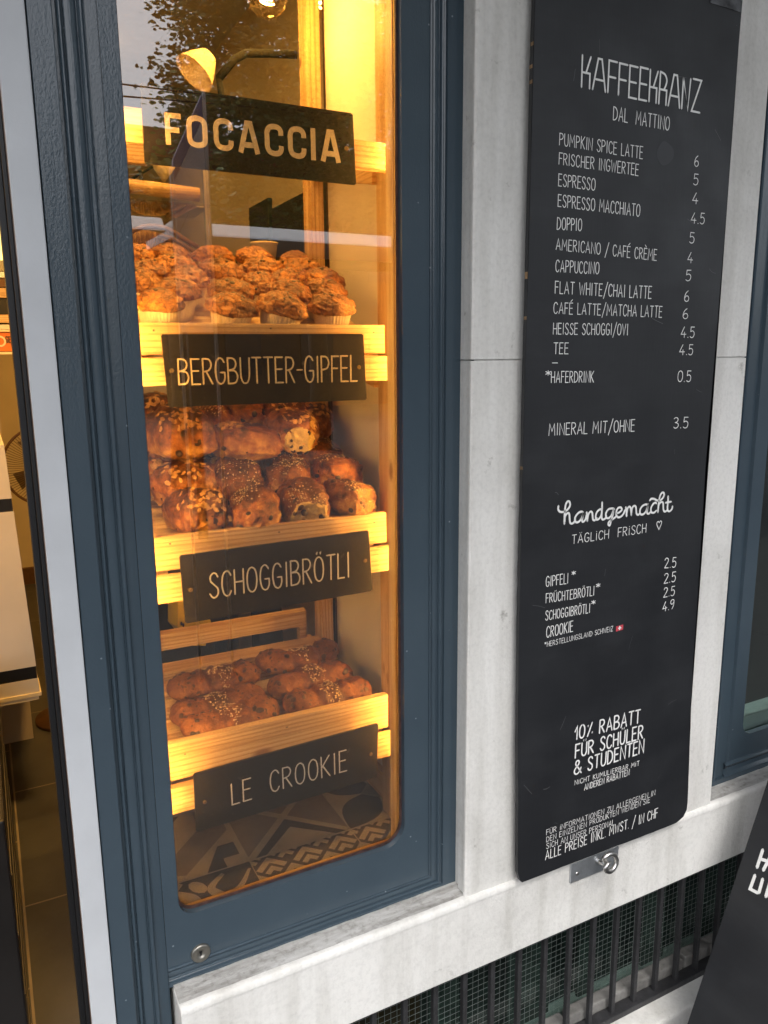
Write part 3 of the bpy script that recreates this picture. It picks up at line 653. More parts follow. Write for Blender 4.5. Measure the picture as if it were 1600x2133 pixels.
bm = bmesh.new(); rs = random.Random(21)
for i in range(26):
    p = Vector((rs.uniform(.78, 1.16), rs.uniform(.62, 2.0))); a = rs.uniform(0, 3.14); l = rs.uniform(.004, .028)
    q = [p, p + Vector((math.cos(a)*l*.5, math.sin(a)*l*.5 + rs.uniform(-.002, .002))), p + Vector((math.cos(a)*l, math.sin(a)*l))]
    ribbon(bm, PB, catmull(q, 3), rs.uniform(.0003, .0008), .0002, False)
sc_o = obj('scratches', bm, plain('pale_scratch', (.12, .12, .125), .8), mb); sc_o['kind'] = 'stuff'
# hook and plate under the board
hk = thing('wall_hook', 'steel pigtail hook on a grey plate below the menu board', 'hook', (.96, 0, .54))
pa = [at(*q, -.0035) for q in ((1185, 1835), (1283, 1801), (1283, 1768), (1187, 1800))]
bm = bmesh.new(); bx(bm, pa[0].x, pa[1].x, -.0085, -.0042, .5225, .562, .0006); obj('plate', bm, ZINC, hk)
bm = bmesh.new(); c = at(1199, 1817, -.0035); MXs = Matrix.Translation((c.x, -.0085, c.z)) @ Matrix.Rotation(R(90), 4, 'X')
lathe(bm, [(0, .0012), (.003, .001), (.0042, 0), (.0042, -.001)], 20, MXs); obj('screw', bm, STEEL, hk)
bm = bmesh.new(); hy = -.052; c = at(1271, 1797, hy); rr = .0160; pts = []
st = at(1240, 1790, -.003)
pts += [Vector((st.x-.004, -.001, st.z)), Vector((st.x+.002, -.015, st.z+.001)), Vector((st.x+.006, -.030, st.z+.003))]
for k in range(27):
    a = R(140 - k*12.0); pts.append(Vector((c.x + rr*math.cos(a), hy + .004*(1-k/13.), c.z + rr*math.sin(a))))
pts += [Vector((c.x - .0085, hy-.004, c.z + .0035)), Vector((c.x - .0010, hy-.004, c.z + .0050))]
tube(bm, pts, .0046, 14, radii=[.0046]*(len(pts)-2) + [.0036, .0010]); obj('hook', bm, STEEL, hk, smooth=True)

# ------------------------------------------------------------------ sandwich board on the pavement
sb = thing('sandwich_board', 'black A-frame pavement board with white lettering at the lower right', 'sign', (1.25, -.4, 0))
pe0, pe1 = at(1430, 2133, -.10), at(1600, 1618, -.10); dirv = (pe1-pe0).normalized()
foot = pe0 - dirv*(pe0.z/dirv.z); SBL = 1.12
def sbslab(bm, y0, y1, s0, s1, off, th):
    nrm = Vector((-dirv.z, 0, dirv.x)); a = foot + dirv*s0 + nrm*off; b = foot + dirv*s1 + nrm*off
    vs = []
    for y in (y0, y1):
        for p in (a, b, b - nrm*th, a - nrm*th): vs.append(bm.verts.new((p.x, y, p.z)))
    for f in ((0, 1, 2, 3), (7, 6, 5, 4), (0, 4, 5, 1), (1, 5, 6, 2), (2, 6, 7, 3), (3, 7, 4, 0)): bm.faces.new([vs[i] for i in f])
bm = bmesh.new(); sbslab(bm, -.10, -.72, .06, SBL, 0, .012); bmesh.ops.bevel(bm, geom=list(bm.edges), offset=.003, segments=2, affect='EDGES'); obj('front_panel', bm, BLACKB, sb)
bm = bmesh.new(); topx = foot.x + 2*dirv.x*SBL
vs = []
bx(bm, -.006, .006, -.72, -.10, 0, SBL-.06, .003)
bmesh.ops.transform(bm, matrix=Matrix.Translation((topx+.03, 0, .01)) @ Matrix.Rotation(-math.atan2(dirv.x, dirv.z), 4, 'Y'), verts=bm.verts); obj('rear_panel', bm, BLACKB, sb)
for y in (-.13, -.69):
    bm = bmesh.new(); tube(bm, [(foot.x, y, 0), (foot.x+dirv.x*.12, y, dirv.z*.12)], .011, 10); obj('leg', bm, IRON, sb)
PS = Plane(foot, (0, -1, 0), dirv); PS.n = Vector((-dirv.z, 0, dirv.x))
def wr2(strokes):
    bm = bmesh.new()
    for k, s in enumerate(strokes): ribbon(bm, PS, [PS.hit(1060+float(c.split(',')[0])*.3375, 1400+float(c.split(',')[1])*.3375) for c in s.split()], .0062, .0005+.0001*k)
    obj('lettering', bm, CHALK, sb)
wr2(['1568,1098 1533,1205', '1550,1152 1606,1170', '1622,1128 1572,1222'])
wr2(['1520,1255 1490,1338 1535,1362', '1568,1278 1545,1360', '1612,1300 1588,1385', '1640,1310 1600,1345 1625,1395'])

# ------------------------------------------------------------------ basement grille and wired glass
gr = thing('basement_grille', 'row of black iron bars guarding the basement window under the sill', 'grille', (1.1, .035, .112))
for k in range(-1, 23):
    x = .502 + .0629*k + rnd.uniform(-.001, .001); bm = bmesh.new()
    bx(bm, x-.0048, x+.0048, .0300, .0400, .115, .425, .0010); obj('bar', bm, IRON, gr)
part('bottom_rail', IRON, gr, (.44, 2.0, .022, .048, .112, .126), bev=.002)
bw = thing('basement_window', 'greenish wired glass basement window behind the black bars', 'window', (1.1, .08, .12))
part('glass_pane', WIREDG, bw, (.42, 2.1, .078, .083, .11, .44))
bm = bmesh.new()
for i in range(130):
    x = .43 + i*.0129; tube(bm, [(x, .0795, .12), (x, .0795, .44)], .00035, 4, cap=False)
for i in range(25):
    z = .125 + i*.0129; tube(bm, [(.42, .0803, z), (2.1, .0803, z)], .00035, 4, cap=False)
bmesh.ops.translate(bm, vec=(0, -.0035, 0), verts=bm.verts)
obj('wire_mesh', bm, plain('mesh_wire', (.19, .22, .21), .6, .1), bw)
part('backing', plain('murky_green', (.026, .036, .033), .5, 0, .9, 6), bw, (.42, 2.1, .125, .135, .05, .5))
bm = bmesh.new()
for i in range(9):
    x = .47 + i*.19; bx(bm, x, x+.03+.04*(i % 3), .108, .118, .1, .46, .004)
obj('reflection_strips', bm, plain('reflection_tone', (.085, .10, .088), .8, 0, .5, 30), bw)  # pale strips standing in for bright columns reflected in the glass
part('dusty_ledge', plain('dusty_ledge', (.17, .165, .155), .9, 0, .45, 30, .8, 60), base, (.50, .96, .050, .0765, .112, .140), (.968, 1.30, .050, .0765, .112, .146), (1.306, 3.0, .050, .0765, .112, .150), bev=.004)
# ------------------------------------------------------------------ display rack behind the glass
RK = 'slatted pine trays of the display rack'
rack = thing('display_rack', 'tall pine shelf rack with posts and crossbars standing behind the bakery glass', 'shelf', (.4, .3, .655))
for nm, b in (('front_post', (.6045, .6318, .1535, .190, .655, 2.42)), ('front_post', (.163, .198, .150, .188, .655, 2.42)), ('back_post', (.593, .619, .440, .480, .655, 2.42)), ('back_post', (.176, .202, .440, .480, .655, 2.42))):
    part(nm, WZ, rack, b, bev=.0015)
for z0, z1 in ((1.786, 1.826), (1.464, 1.5035), (1.142, 1.1835), (.795, .8385)): part('crossbar', WX, rack, (.2035, .6040, .1365, .1525, z0, z1), bev=.0016)
for z, tl in ((1.80, .40), (1.475, .40), (1.150, .22), (.805, .13)):
    for xa in (.5965, .180):
        bm = bmesh.new(); bx(bm, xa, xa+.020, .1885, .4395, -.024, .024, .0012)
        for v in bm.verts: v.co.z += z + tl*(v.co.y-.19)*.55
        obj('side_rail', bm, WY, rack)
def tray(label, y0, zf0, zf1, z0, tl):
    t = thing('bread_tray', label, 'tray', (.4, .15, z0), RK)
    part('front_board', WX, t, (.2095, .6000, .1545, .1695, zf0, zf1), bev=.0018)
    for xn in (.232, .405, .578):
        q = Vector((xn + rnd.uniform(-.004, .004), .1543, (zf0+zf1)/2 + .012 + rnd.uniform(-.004, .004))); bm = bmesh.new()
        lathe(bm, [(.0002, .0002), (.0013, .0001), (.0016, -.0004)], 10, Matrix.Translation(q) @ Matrix.Rotation(R(90), 4, 'X')); obj('nail', bm, IRON, t)
    for i in range(5):
        ya = .1705 + i*.060; bm = bmesh.new(); bx(bm, .2085, .5905-.004*(i % 3), ya, ya+.037, -.016, 0, .0015)
        for v in bm.verts: v.co.z += z0 + tl*(v.co.y-y0)
        obj('slat', bm, WX, t)
    for xa in (.212, .566):
        bm = bmesh.new(); bx(bm, xa, xa+.018, .172, .486, -.036, -.017, .0012)
        for v in bm.verts: v.co.z += z0 + tl*(v.co.y-y0)
        obj('runner', bm, WY, t)
    if tl > .3: return t
    bm = bmesh.new(); bx(bm, .2085, .5700, .470, .486, .012, .046, .0015); bx(bm, .2095, .2245, .4705, .4855, -.03, .0115); bx(bm, .5540, .5690, .4705, .4855, -.03, .0115)
    for v in bm.verts: v.co.z += z0 + tl*(v.co.y-y0)
    obj('back_rail', bm, WX, t)
    return t
tray('pine tray full of muffins, the highest of the filled trays', .19, 1.5075, 1.553, 1.538, .40)
tray('pine tray heaped with chocolate rolls, above the SCHOGGIBRÖTLI sign', .20, 1.1870, 1.240, 1.215, .22)
tray('pine tray holding six crookies, lowest in the window', .17, .8420, .9055, .876, .18)

# vitrine base with patterned tiles, side panel
vb = thing('window_counter', 'window counter topped with brown patterned cement tiles', 'counter', (.4, .3, .05))
part('counter_body', BROWNW, vb, (.165, .64, .1100, .52, .05, .650))
def clip(poly_, x0, x1, y0, y1):
    def cut(p, f, inter):
        o = []
        for i in range(len(p)):
            a, b = p[i-1], p[i]
            if f(b):
                if not f(a): o.append(inter(a, b))
                o.append(b)
            elif f(a): o.append(inter(a, b))
        return o
    for ax, lim, sg in ((0, x0, 1), (0, x1, -1), (1, y0, 1), (1, y1, -1)):
        if not poly_: return []
        poly_ = cut(poly_, lambda q: sg*(q[ax]-lim) >= 0, lambda a, b: tuple(a[k]+(b[k]-a[k])*(lim-a[ax])/(b[ax]-a[ax]) for k in (0, 1)))
    return poly_
bm = bmesh.new(); TS = .191; TX, TY = .332, .160; lay = [0]
VX0, VX1, VY0, VY1 = .166, .632, .0992, .52
bx(bm, VX0, VX1, VY0, VY1, .6505, .655)
def tp(ix, iy, pts, mi):
    ox, oy = TX + ix*TS, TY + iy*TS; g = .0008
    q = clip([(ox+u*TS, oy+v*TS) for u, v in pts], max(VX0+.001, ox+g), min(VX1-.001, ox+TS-g), max(VY0+.001, oy+g), min(VY1-.001, oy+TS-g))
    if len(q) > 2:
        lay[0] += 1; poly(bm, [(x, y, .6552 + .00002*lay[0]) for x, y in q], mi)
full = [(0, 0), (1, 0), (1, 1), (0, 1)]
def rotp(c, a, pts): return [(c[0]+x*math.cos(a)-y*math.sin(a), c[1]+x*math.sin(a)+y*math.cos(a)) for x, y in pts]
def chevron(ix, iy):
    tp(ix, iy, full, 1); c = .245
    for i in range(-4, 5):
        for j in range(-4, 5):
            ce = (.5 + (i-j)*c*.7071, .5 + (i+j)*c*.7071); h = c/2
            for m0, wd in ((.055*c*2, .060), (.24*c*2, .050)):
                lo = -h*.9; hi = h - m0
                tp(ix, iy, rotp(ce, R(45), [(lo, hi), (lo, hi-wd), (hi-wd, hi-wd), (hi-wd, lo), (hi, lo), (hi, hi)]), 0)
def petal(ix, iy):
    tp(ix, iy, full, 0)
    for cx_, cy_ in ((0, 0), (1, 0), (0, 1), (1, 1)):
        for a in (45, 135, 225, 315):
            P_ = [(.71*t, .20*math.sin(math.pi*t)) for t in [k/10 for k in range(11)]] + [(.71*t, -.20*math.sin(math.pi*t)) for t in [k/10 for k in range(9, 0, -1)]]
            tp(ix, iy, rotp((cx_, cy_), R(a), P_), 1)
    tp(ix, iy, rotp((.5, .5), R(45), [(-.11, -.11), (.11, -.11), (.11, .11), (-.11, .11)]), 2)
def bands(ix, iy):
    tp(ix, iy, full, 2)
    tp(ix, iy, [(0, 0), (1, 0), (.5, .46)], 0); tp(ix, iy, [(.02, 0), (.16, 0), (.58, .38), (.5, .48)], 1); tp(ix, iy, [(.98, 0), (.86, 0), (.42, .38), (.5, .48)], 1)
    tp(ix, iy, [(-.02, .02), (.04, -.02), (.98, .95), (.94, 1.0)], 0); tp(ix, iy, [(1.0, .04), (.96, 0.0), (0.0, .94), (.05, 1)], 0)
    tp(ix, iy, [(.3, 1), (.7, 1), (.5, .78)], 1)
def arrows(ix, iy):
    tp(ix, iy, full, 0); tp(ix, iy, [(0, .18), (.42, .62), (0, 1)], 1); tp(ix, iy, [(.2, .16), (.72, .7), (.72, 1), (.95, 1), (.95, .55), (.45, .06)], 2)
    tp(ix, iy, [(.62, 0), (.8, .0), (.8, .14), (.95, .14), (.95, .34), (.8, .34)], 1); tp(ix, iy, [(0, 1), (.35, .72), (.6, 1)], 1)
def floral(ix, iy):
    tp(ix, iy, full, 1)
    def branch(pts, w0, w1):
        p = catmull([Vector(q) for q in pts], 6); n = len(p); Lp, Rp = [], []
        for i, q in enumerate(p):
            d = (p[min(i+1, n-1)]-p[max(i-1, 0)]).normalized(); k = Vector((-d.y, d.x)); ww = w0+(w1-w0)*i/n; Lp.append(tuple(q+k*ww)); Rp.append(tuple(q-k*ww))
        for i in range(n-1): tp(ix, iy, [Lp[i], Lp[i+1], Rp[i+1], Rp[i]], 0)
    branch([(.35, .5), (.42, .72), (.30, .88), (.38, .98)], .09, .02); branch([(.55, .4), (.66, .62), (.60, .8), (.74, .94)], .07, .015)
    branch([(.66, .6), (.84, .72), (.97, .9)], .04, .01); branch([(.75, .35), (.9, .5), (.97, .62)], .06, .02); branch([(.2, .55), (.12, .75), (.05, .9)], .05, .01); branch([(.30, .86), (.2, .93), (.12, .97)], .02, .008)
    tp(ix, iy, rotp((.5, .86), R(30), [(.06*math.cos(t*.63), .1*math.sin(t*.63)) for t in range(10)]), 0)
chevron(0, -1); chevron(1, -1); floral(-1, -1); arrows(-1, 0); bands(0, 0); petal(1, 0); bands(-1, 1); petal(0, 1); arrows(1, 1)
obj('tile_top', bm, [TLIGHT, TDARK, TMID], vb)
sp_ = thing('vitrine_wall', 'cream painted panel closing the right side of the display window', 'wall', (.64, .3, .655))
part('panel', PANELW, sp_, (.633, .645, .1065, .452, .656, 2.6), bev=.001)
part('skirting', WY, sp_, (.6205, .6325, .190, .440, .657, .712), bev=.001)
part('edge_trim', BROWNW, sp_, (.6335, .6445, .4522, .462, .656, 2.6))

# ------------------------------------------------------------------ product signs
SCREWM = plain('dull_brass', (.16, .11, .05), .4, .8, .5, 400)
def sign(label, cs, words, font, mat, weight, tr, screws):
    Y = .135; p = [at(*c, Y-.004) for c in cs]; ctr = sum(p, Vector())/4
    s = thing('shelf_sign', label, 'sign', (ctr.x, Y, ctr.z), 'black product signs on the shelf fronts')
    bm = bmesh.new(); v0 = [bm.verts.new(q) for q in p]; v1 = [bm.verts.new(q+Vector((0, .004, 0))) for q in p]
    bm.faces.new(v0); bm.faces.new(v1[::-1])
    for i in range(4): bm.faces.new((v0[i], v0[(i+1) % 4], v1[(i+1) % 4], v1[i]))
    vert_e = [e for e in bm.edges if abs(e.verts[0].co.y-e.verts[1].co.y) > .003]
    bmesh.ops.bevel(bm, geom=vert_e, offset=.0016, segments=2, affect='EDGES'); obj('panel', bm, SIGN, s)
    P = Plane((0, Y-.004, 0), (1, 0, 0), (0, 0, 1)); P.n = Vector((0, -1, 0))
    for t, a, b, h in words: write(s, P, t, a, b, h, weight, mat, font, tr, .008 if font is G else 0, font is G)
    for c in screws:
        q = at(*c, Y-.004); bm = bmesh.new()
        lathe(bm, [(0, .0004), (.0012, .0003), (.0014, .0014), (.0027, .0012), (.0034, .0)], 18, Matrix.Translation(q) @ Matrix.Rotation(R(90), 4, 'X')); obj('screw', bm, SCREWM, s)
        part('spacer', BLACK, s, (q.x-.003, q.x+.003, Y+.0005, Y+.0048, q.z-.003, q.z+.003))
    return s
sign('black sign with bold cream letters FOCACCIA, topmost in the window', [(293, 172), (735, 236), (742, 385), (302, 340)], [('FOCACCIA', (345, 301), (709, 340), 67)], GB, CREAM, .172, .16, [(722, 309)])
sign('black hand lettered sign BERGBUTTER-GIPFEL under the muffins', [(336, 696), (757, 695), (764, 833), (352, 848)], [('BERGBUTTER-GIPFEL', (373, 801), (743, 794), 53)], G, CREAM, .066, .13, [(358, 772), (748, 765)])
sign('black hand lettered sign SCHOGGIBRÖTLI under the chocolate rolls', [(374, 1158), (768, 1105), (776, 1231), (387, 1299)], [('SCHOGGIBRÖTLI', (438, 1246), (728, 1201), 51)], G, plain('grey_lettering', (.80, .74, .62), .6), .063, .15, [(397, 1229), (761, 1168)])
sign('black hand lettered sign LE CROOKIE, lowest in the window', [(403.5, 1613), (788, 1507), (785, 1619), (409, 1734)], [('LE', (484, 1676), (524, 1664), 44), ('CROOKIE', (564, 1650), (722, 1605), 43)], G, plain('pale_lettering', (.84, .80, .73), .6), .062, .17, [(427, 1671), (773, 1571)])

# ------------------------------------------------------------------ baked goods
def fb(v, o=4): return noise.fractal(v, 1.0, 2.1, o)
def sphere_grid(nu, nv): return nu, nv
def grid_mesh(bm, f, nu, nv, mi=None):
    rows = []
    top = bm.verts.new(f(0, 0)); botv = bm.verts.new(f(0, 1))
    for j in range(1, nv): rows.append([bm.verts.new(f(i/nu, j/nv)) for i in range(nu)])
    fs = []
    for i in range(nu):
        fs.append(bm.faces.new((top, rows[0][i], rows[0][(i+1) % nu]))); fs.append(bm.faces.new((botv, rows[-1][(i+1) % nu], rows[-1][i])))
        for j in range(len(rows)-1): fs.append(bm.faces.new((rows[j][i], rows[j+1][i], rows[j+1][(i+1) % nu], rows[j][(i+1) % nu])))
    bmesh.ops.recalc_face_normals(bm, faces=fs)
    for q in fs: q.smooth = True
    return fs
def link_mesh(name, me, parent, loc=(0, 0, 0)):
    o = bpy.data.objects.new(name, me); COL.objects.link(o); o.parent = parent; o.location = loc; return o
def to_me(bm, name, mats):
    bm.normal_update(); me = bpy.data.meshes.new(name); bm.to_mesh(me); bm.free()
    for m in mats: me.materials.append(m)
    return me
def muffin_meshes(seed):
    rn = random.Random(seed); S = Vector((seed*7.3, seed*3.1, seed*1.7)); ang = rn.random()*6.28
    lumps = [(Vector((math.cos(a), math.sin(a), rn.uniform(.15, .9))).normalized(), rn.uniform(.4, .75), rn.uniform(.05, .13)) for a in (rn.random()*6.28 for _ in range(5))]
    def f(u, v):
        th = u*2*math.pi; ph = v*math.pi
        d = Vector((math.cos(th)*math.sin(ph), math.sin(th)*math.sin(ph), math.cos(ph)))
        r = 1.0 + .10*fb(d*1.5+S, 3) + .075*((1-min(1, abs(fb(d*2.3+S*2+Vector((1, 1, 1))*.35*fb(d*2.5+S, 2), 3))*2.2))**2-.4) + .022*((1-min(1, abs(fb(d*6+S*2, 3))*2.2))**2-.4) + .012*fb(d*20+S, 2)
        cr = abs(noise.noise(d*3.1+S*3)); r -= .09*max(0, .10-cr)/.10
        for c, wd, h in lumps:
            k = max(0, 1-(d-c).length/wd); r += h*k*k*(3-2*k)
        e = 1 + .16*math.cos(2*(th-ang))
        p = Vector((d.x*.0355*e*r, d.y*.0355*r, d.z*.0265*r))
        if d.z < 0: p.z *= .35; p.x *= 1-.30*(-d.z)**.8*.9; p.y *= 1-.30*(-d.z)**.8*.9
        return (p.x, p.y, p.z + .036)
    bm = bmesh.new(); grid_mesh(bm, f, 84, 54); top = to_me(bm, 'muffin_top', [MUFF])
    bm = bmesh.new()
    for _ in range(rn.randint(4, 7)):
        a, b = rn.random(), rn.uniform(.03, .42); p = Vector(f(a, b)); ico(bm, p - Vector((0, 0, .0012)), rn.uniform(.0024, .0046), 2, (1.3, 1, .6), rot=Matrix.Rotation(rn.random()*6, 4, 'Z'))
    for v in bm.verts: v.co += Vector((1, 1, 1))*.0008*noise.noise(v.co*600)
    ber = to_me(bm, 'berries', [CHOC])
    bm = bmesh.new(); lathe(bm, [(.001, .001), (.0245, .0), (.0275, .015), (.0312, .034), (.0318, .0355)], 72, None, 0, .022); cup = to_me(bm, 'paper_cup', [PAPER])
    return top, ber, cup
MV = [muffin_meshes(s) for s in range(1, 9)]
MU = [(.19, 'front row', [(331, 628), (484, 640), (588, 636), (692, 634)]), (.25, 'second row', [(368, 606), (480, 605), (604, 606), (678, 600)]), (.31, 'third row', [(292, 600), (392, 580), (545, 600), (600, 580), (672, 576)]),
      (.375, 'fourth row', [(310, 582), (362, 556), (462, 570), (548, 560), (632, 560)]), (.44, 'back row', [(290, 537), (358, 532), (446, 537), (533, 537), (618, 545)])]
ORD = ['leftmost', 'second from left', 'third from left', 'fourth from left', 'rightmost']
th2 = math.atan(.40); mi_ = 0
for Y, rowname, pts in MU:
    for i, (px, py) in enumerate(pts):
        c = at(px, py, Y); surf = 1.538 + .40*(Y-.19); zc = .5*c.z + .5*(surf+.042)
        o_ = ORD[i] if i < len(pts)-1 else 'rightmost'
        m = thing('muffin', f'golden muffin in a pleated paper cup, {o_} in the {rowname}', 'muffin', (0, 0, 0), 'muffins on the tray')
        rot = Matrix.Rotation(th2*.8 + rnd.uniform(-.08, .08), 4, 'X') @ Matrix.Rotation(rnd.uniform(-.1, .1), 4, 'Y') @ Matrix.Rotation(rnd.random()*6.28, 4, 'Z')
        sc = rnd.uniform(.97, 1.09); loc = Vector((c.x, Y, zc)) - (rot @ Vector((0, 0, .042)))*sc
        m.location = loc; m.rotation_euler = rot.to_euler(); m.scale = (sc,)*3
        t, b, cu = MV[(mi_*5+i*3) % 8]; mi_ += 1
        mt_ = link_mesh('muffin_top', t, m); link_mesh('berries', b, mt_); link_mesh('paper_cup', cu, m)

def topping(bm, rn, pts, kind, small=False):
    for p, nrm in pts:
        q = nrm.to_track_quat('Z', 'Y').to_matrix().to_4x4() @ Matrix.Rotation(rn.random()*6.28, 4, 'Z')
        if kind == 'sugar': ico(bm, p + nrm*.0006, rn.choice((.0006, .0008, .0011, .0016)), 1, (1.3, 1, .8), rot=q @ Matrix.Rotation(rn.random(), 4, 'X'))
        elif kind == 'almond':
            k = rn.uniform(.0038, .0064); qq = Matrix.Translation(p + nrm*rn.uniform(.0008, .0028)) @ q @ Matrix.Rotation(rn.uniform(-.5, .5), 4, 'X')
            ring = [bm.verts.new(qq @ Vector((k*math.cos(a), k*.62*math.sin(a)*(1+.25*math.cos(a)), .0006*math.cos(2*a)))) for a in (6.283*t/9 for t in range(9))]
            r2 = [bm.verts.new(v.co - (qq.to_3x3() @ Vector((0, 0, .0007)))) for v in ring]
            bm.faces.new(ring); bm.faces.new(r2[::-1])
            for t in range(9): bm.faces.new((ring[t], r2[t], r2[(t+1) % 9], ring[(t+1) % 9]))
        else: ico(bm, p - nrm*.0012, rn.choice((.0022, .003, .0042, .0054))*rn.uniform(.8, 1.1)*(.8 if small else 1), 2, (rn.uniform(.8, 1.5), 1, .55), rot=q)
def roll(seed, kind, torn, sz):
    rn = random.Random(seed*13+5); S = Vector((seed*5.1, seed*2.3, seed*9.7)); hx, hy, hz = sz
    sway = rn.uniform(-.15, .15)
    def f(u, v):
        th = u*2*math.pi; ph = v*math.pi
        d = Vector((math.cos(th)*math.sin(ph), math.cos(ph), math.sin(th)*math.sin(ph)))    # long axis y
        e = Vector((math.copysign(abs(d.x)**.80, d.x), math.copysign(abs(d.y)**.72, d.y), math.copysign(abs(d.z)**.82, d.z)))
        r = 1 + .13*fb(d*1.5+S, 3) + .06*((1-min(1, abs(fb(d*3.2+S*2, 3))*2))**2-.4) + .03*fb(d*7+S, 3) + .012*fb(d*18+S, 2)
        cr = abs(noise.noise(Vector((d.x*2.2, d.y*1.1, d.z*2.2))+S*2)); r -= .055*max(0, .13-cr)/.13
        p = Vector((e.x*hx*r + sway*hy*e.y*e.y, e.y*hy*r, e.z*hz*r))
        if p.z < 0: p.z *= .62
        lim = .70 if torn == 1 else .84
        if torn and d.y < -lim: p.y = -hy*(lim+.06 + .10*fb(d*7+S, 4))
        return (p.x, p.y, p.z + hz*.62)
    bm = bmesh.new(); fs = grid_mesh(bm, f, 56, 44)
    if torn:
        for q in fs:
            c = q.calc_center_median()
            if c.y < -hy*(.70 if torn == 1 else .84) and c.z < hz*1.45: q.material_index = 1
    bm.normal_update(); bm.verts.ensure_lookup_table()
    vs = [(v.co.copy(), v.normal.copy()) for v in bm.verts]
    body = to_me(bm, 'roll_crust', [ROLL, CRUMB]); parts = [('roll_crust', body)]
    bm = bmesh.new(); cand = [q for q in vs if q[1].z > -.6]
    topping(bm, rn, rn.sample(cand, rn.randint(16, 26)), 'choc')
    if torn: topping(bm, rn, [(p, n) for p, n in rn.sample([q for q in vs if q[0].y < -hy*.7 and q[0].z < hz*1.3], 7)]*2, 'choc')
    parts.append(('chocolate_chips', to_me(bm, 'chocolate_chips', [CHOC])))
    bm = bmesh.new(); cc = Vector((rn.uniform(-.3, .3)*hx, rn.uniform(-.5, .1)*hy, hz*1.4)); rad_ = hx*rn.uniform(.7, 1.2); c2 = [q for q in vs if q[1].z > .4 and (q[0]-cc).length < rad_*rn.uniform(.6, 1.1)]
    if kind == 'almond': topping(bm, rn, rn.sample(c2, min(len(c2), 46)), 'almond'); parts.append(('almond_flakes', to_me(bm, 'almond_flakes', [ALMOND])))
    else: topping(bm, rn, rn.sample(c2, min(len(c2), 100)), 'sugar'); parts.append(('pearl_sugar', to_me(bm, 'pearl_sugar', [SUGAR])))
    return parts
RL = [  # px, py, depth, kind, torn, half sizes, yaw, label
    (410, 1066, .222, 'almond', 0, (.047, .056, .044), 12, 'almond flaked chocolate chip roll at the left of the front row'),
    (533, 1062, .205, 'sugar', 0, (.041, .052, .042), -6, 'pearl sugar roll in the front row, second from left'),
    (633, 1051, .205, 'sugar', 1, (.041, .055, .042), 2, 'sugared roll in the front row with a torn end showing pale crumb and chocolate'),
    (729, 1041, .205, 'sugar', 0, (.042, .050, .041), 8, 'dark sugared roll at the right end of the front row'),
    (376, 1010, .285, 'almond', 0, (.046, .056, .044), 25, 'almond topped roll directly behind the front left almond roll'),
    (494, 1005, .29, 'sugar', 0, (.044, .056, .043), -12, 'sugared roll behind the gap between the two left front rolls'),
    (602, 1000, .29, 'sugar', 0, (.044, .062, .043), -18, 'long sugared roll lying just behind the torn roll'),
    (702, 990, .28, 'sugar', 0, (.045, .060, .043), -10, 'sugared roll behind the right end of the front row'),
    (318, 990, .37, 'almond', 0, (.042, .052, .042), 20, 'almond roll half hidden at the left edge of the glass, middle height'),
    (435, 985, .36, 'almond', 0, (.044, .054, .040), -30, 'roll covered in almond flakes between the two left middle rolls'),
    (586, 950, .37, 'sugar', 0, (.042, .052, .042), 0, 'dark sugared roll deep in the middle of the heap'),
    (664, 955, .37, 'sugar', 0, (.046, .060, .043), -14, 'dark roll deep in the heap beside the right rear post'),
    (369, 902, .33, 'almond', 0, (.054, .062, .050), 10, 'big almond roll lying on top of the heap at left'),
    (512, 922, .33, 'almond', 0, (.043, .066, .038), -66, 'long chocolate chip roll lying crosswise on top of the heap'),
    (611, 897, .34, 'almond', 2, (.045, .054, .043), 8, 'roll on top of the heap with a pale torn end, at right'),
    (436, 885, .42, 'sugar', 0, (.045, .056, .044), -28, 'sugared roll behind the big almond roll on the heap'),
    (511, 858, .44, 'sugar', 0, (.042, .050, .038), -20, 'sugared roll at the very back under the middle of the sign'),
    (590, 855, .44, 'almond', 0, (.046, .054, .040), 0, 'chocolate chip roll at the very back above the pale torn one'),
    (650, 882, .42, 'almond', 0, (.040, .058, .045), -18, 'almond roll at the back right end of the heap'),
    (322, 862, .42, 'almond', 0, (.046, .056, .044), 20, 'almond roll at the back left corner of the heap'),
    (318, 935, .40, 'almond', 0, (.045, .056, .044), 25, 'almond roll at the left edge of the glass under the back corner roll'),
]
th3 = math.atan(.22)
for k, (px, py, Y, kind, torn, sz, yaw, lab) in enumerate(RL):
    c = at(px, py, Y); m = thing('chocolate_roll', lab, 'bread roll', (0, 0, 0), 'chocolate rolls heaped on the tray')
    rot = Matrix.Rotation(th3, 4, 'X') @ Matrix.Rotation(R(yaw*1.3 + rnd.uniform(-14, 14)), 4, 'Z') @ Matrix.Rotation(rnd.uniform(-.3, .3), 4, 'Y') @ Matrix.Rotation(rnd.uniform(-.22, .18), 4, 'X')
    m.location = Vector((c.x, Y, c.z)) - rot @ Vector((0, 0, sz[2]*.75)); m.rotation_euler = rot.to_euler()
    body_ = None
    for nm, me in roll(k+1, kind, torn, sz):
        o_ = link_mesh(nm, me, body_ or m); body_ = body_ or o_
        if nm == 'pearl_sugar': o_['kind'] = 'stuff'

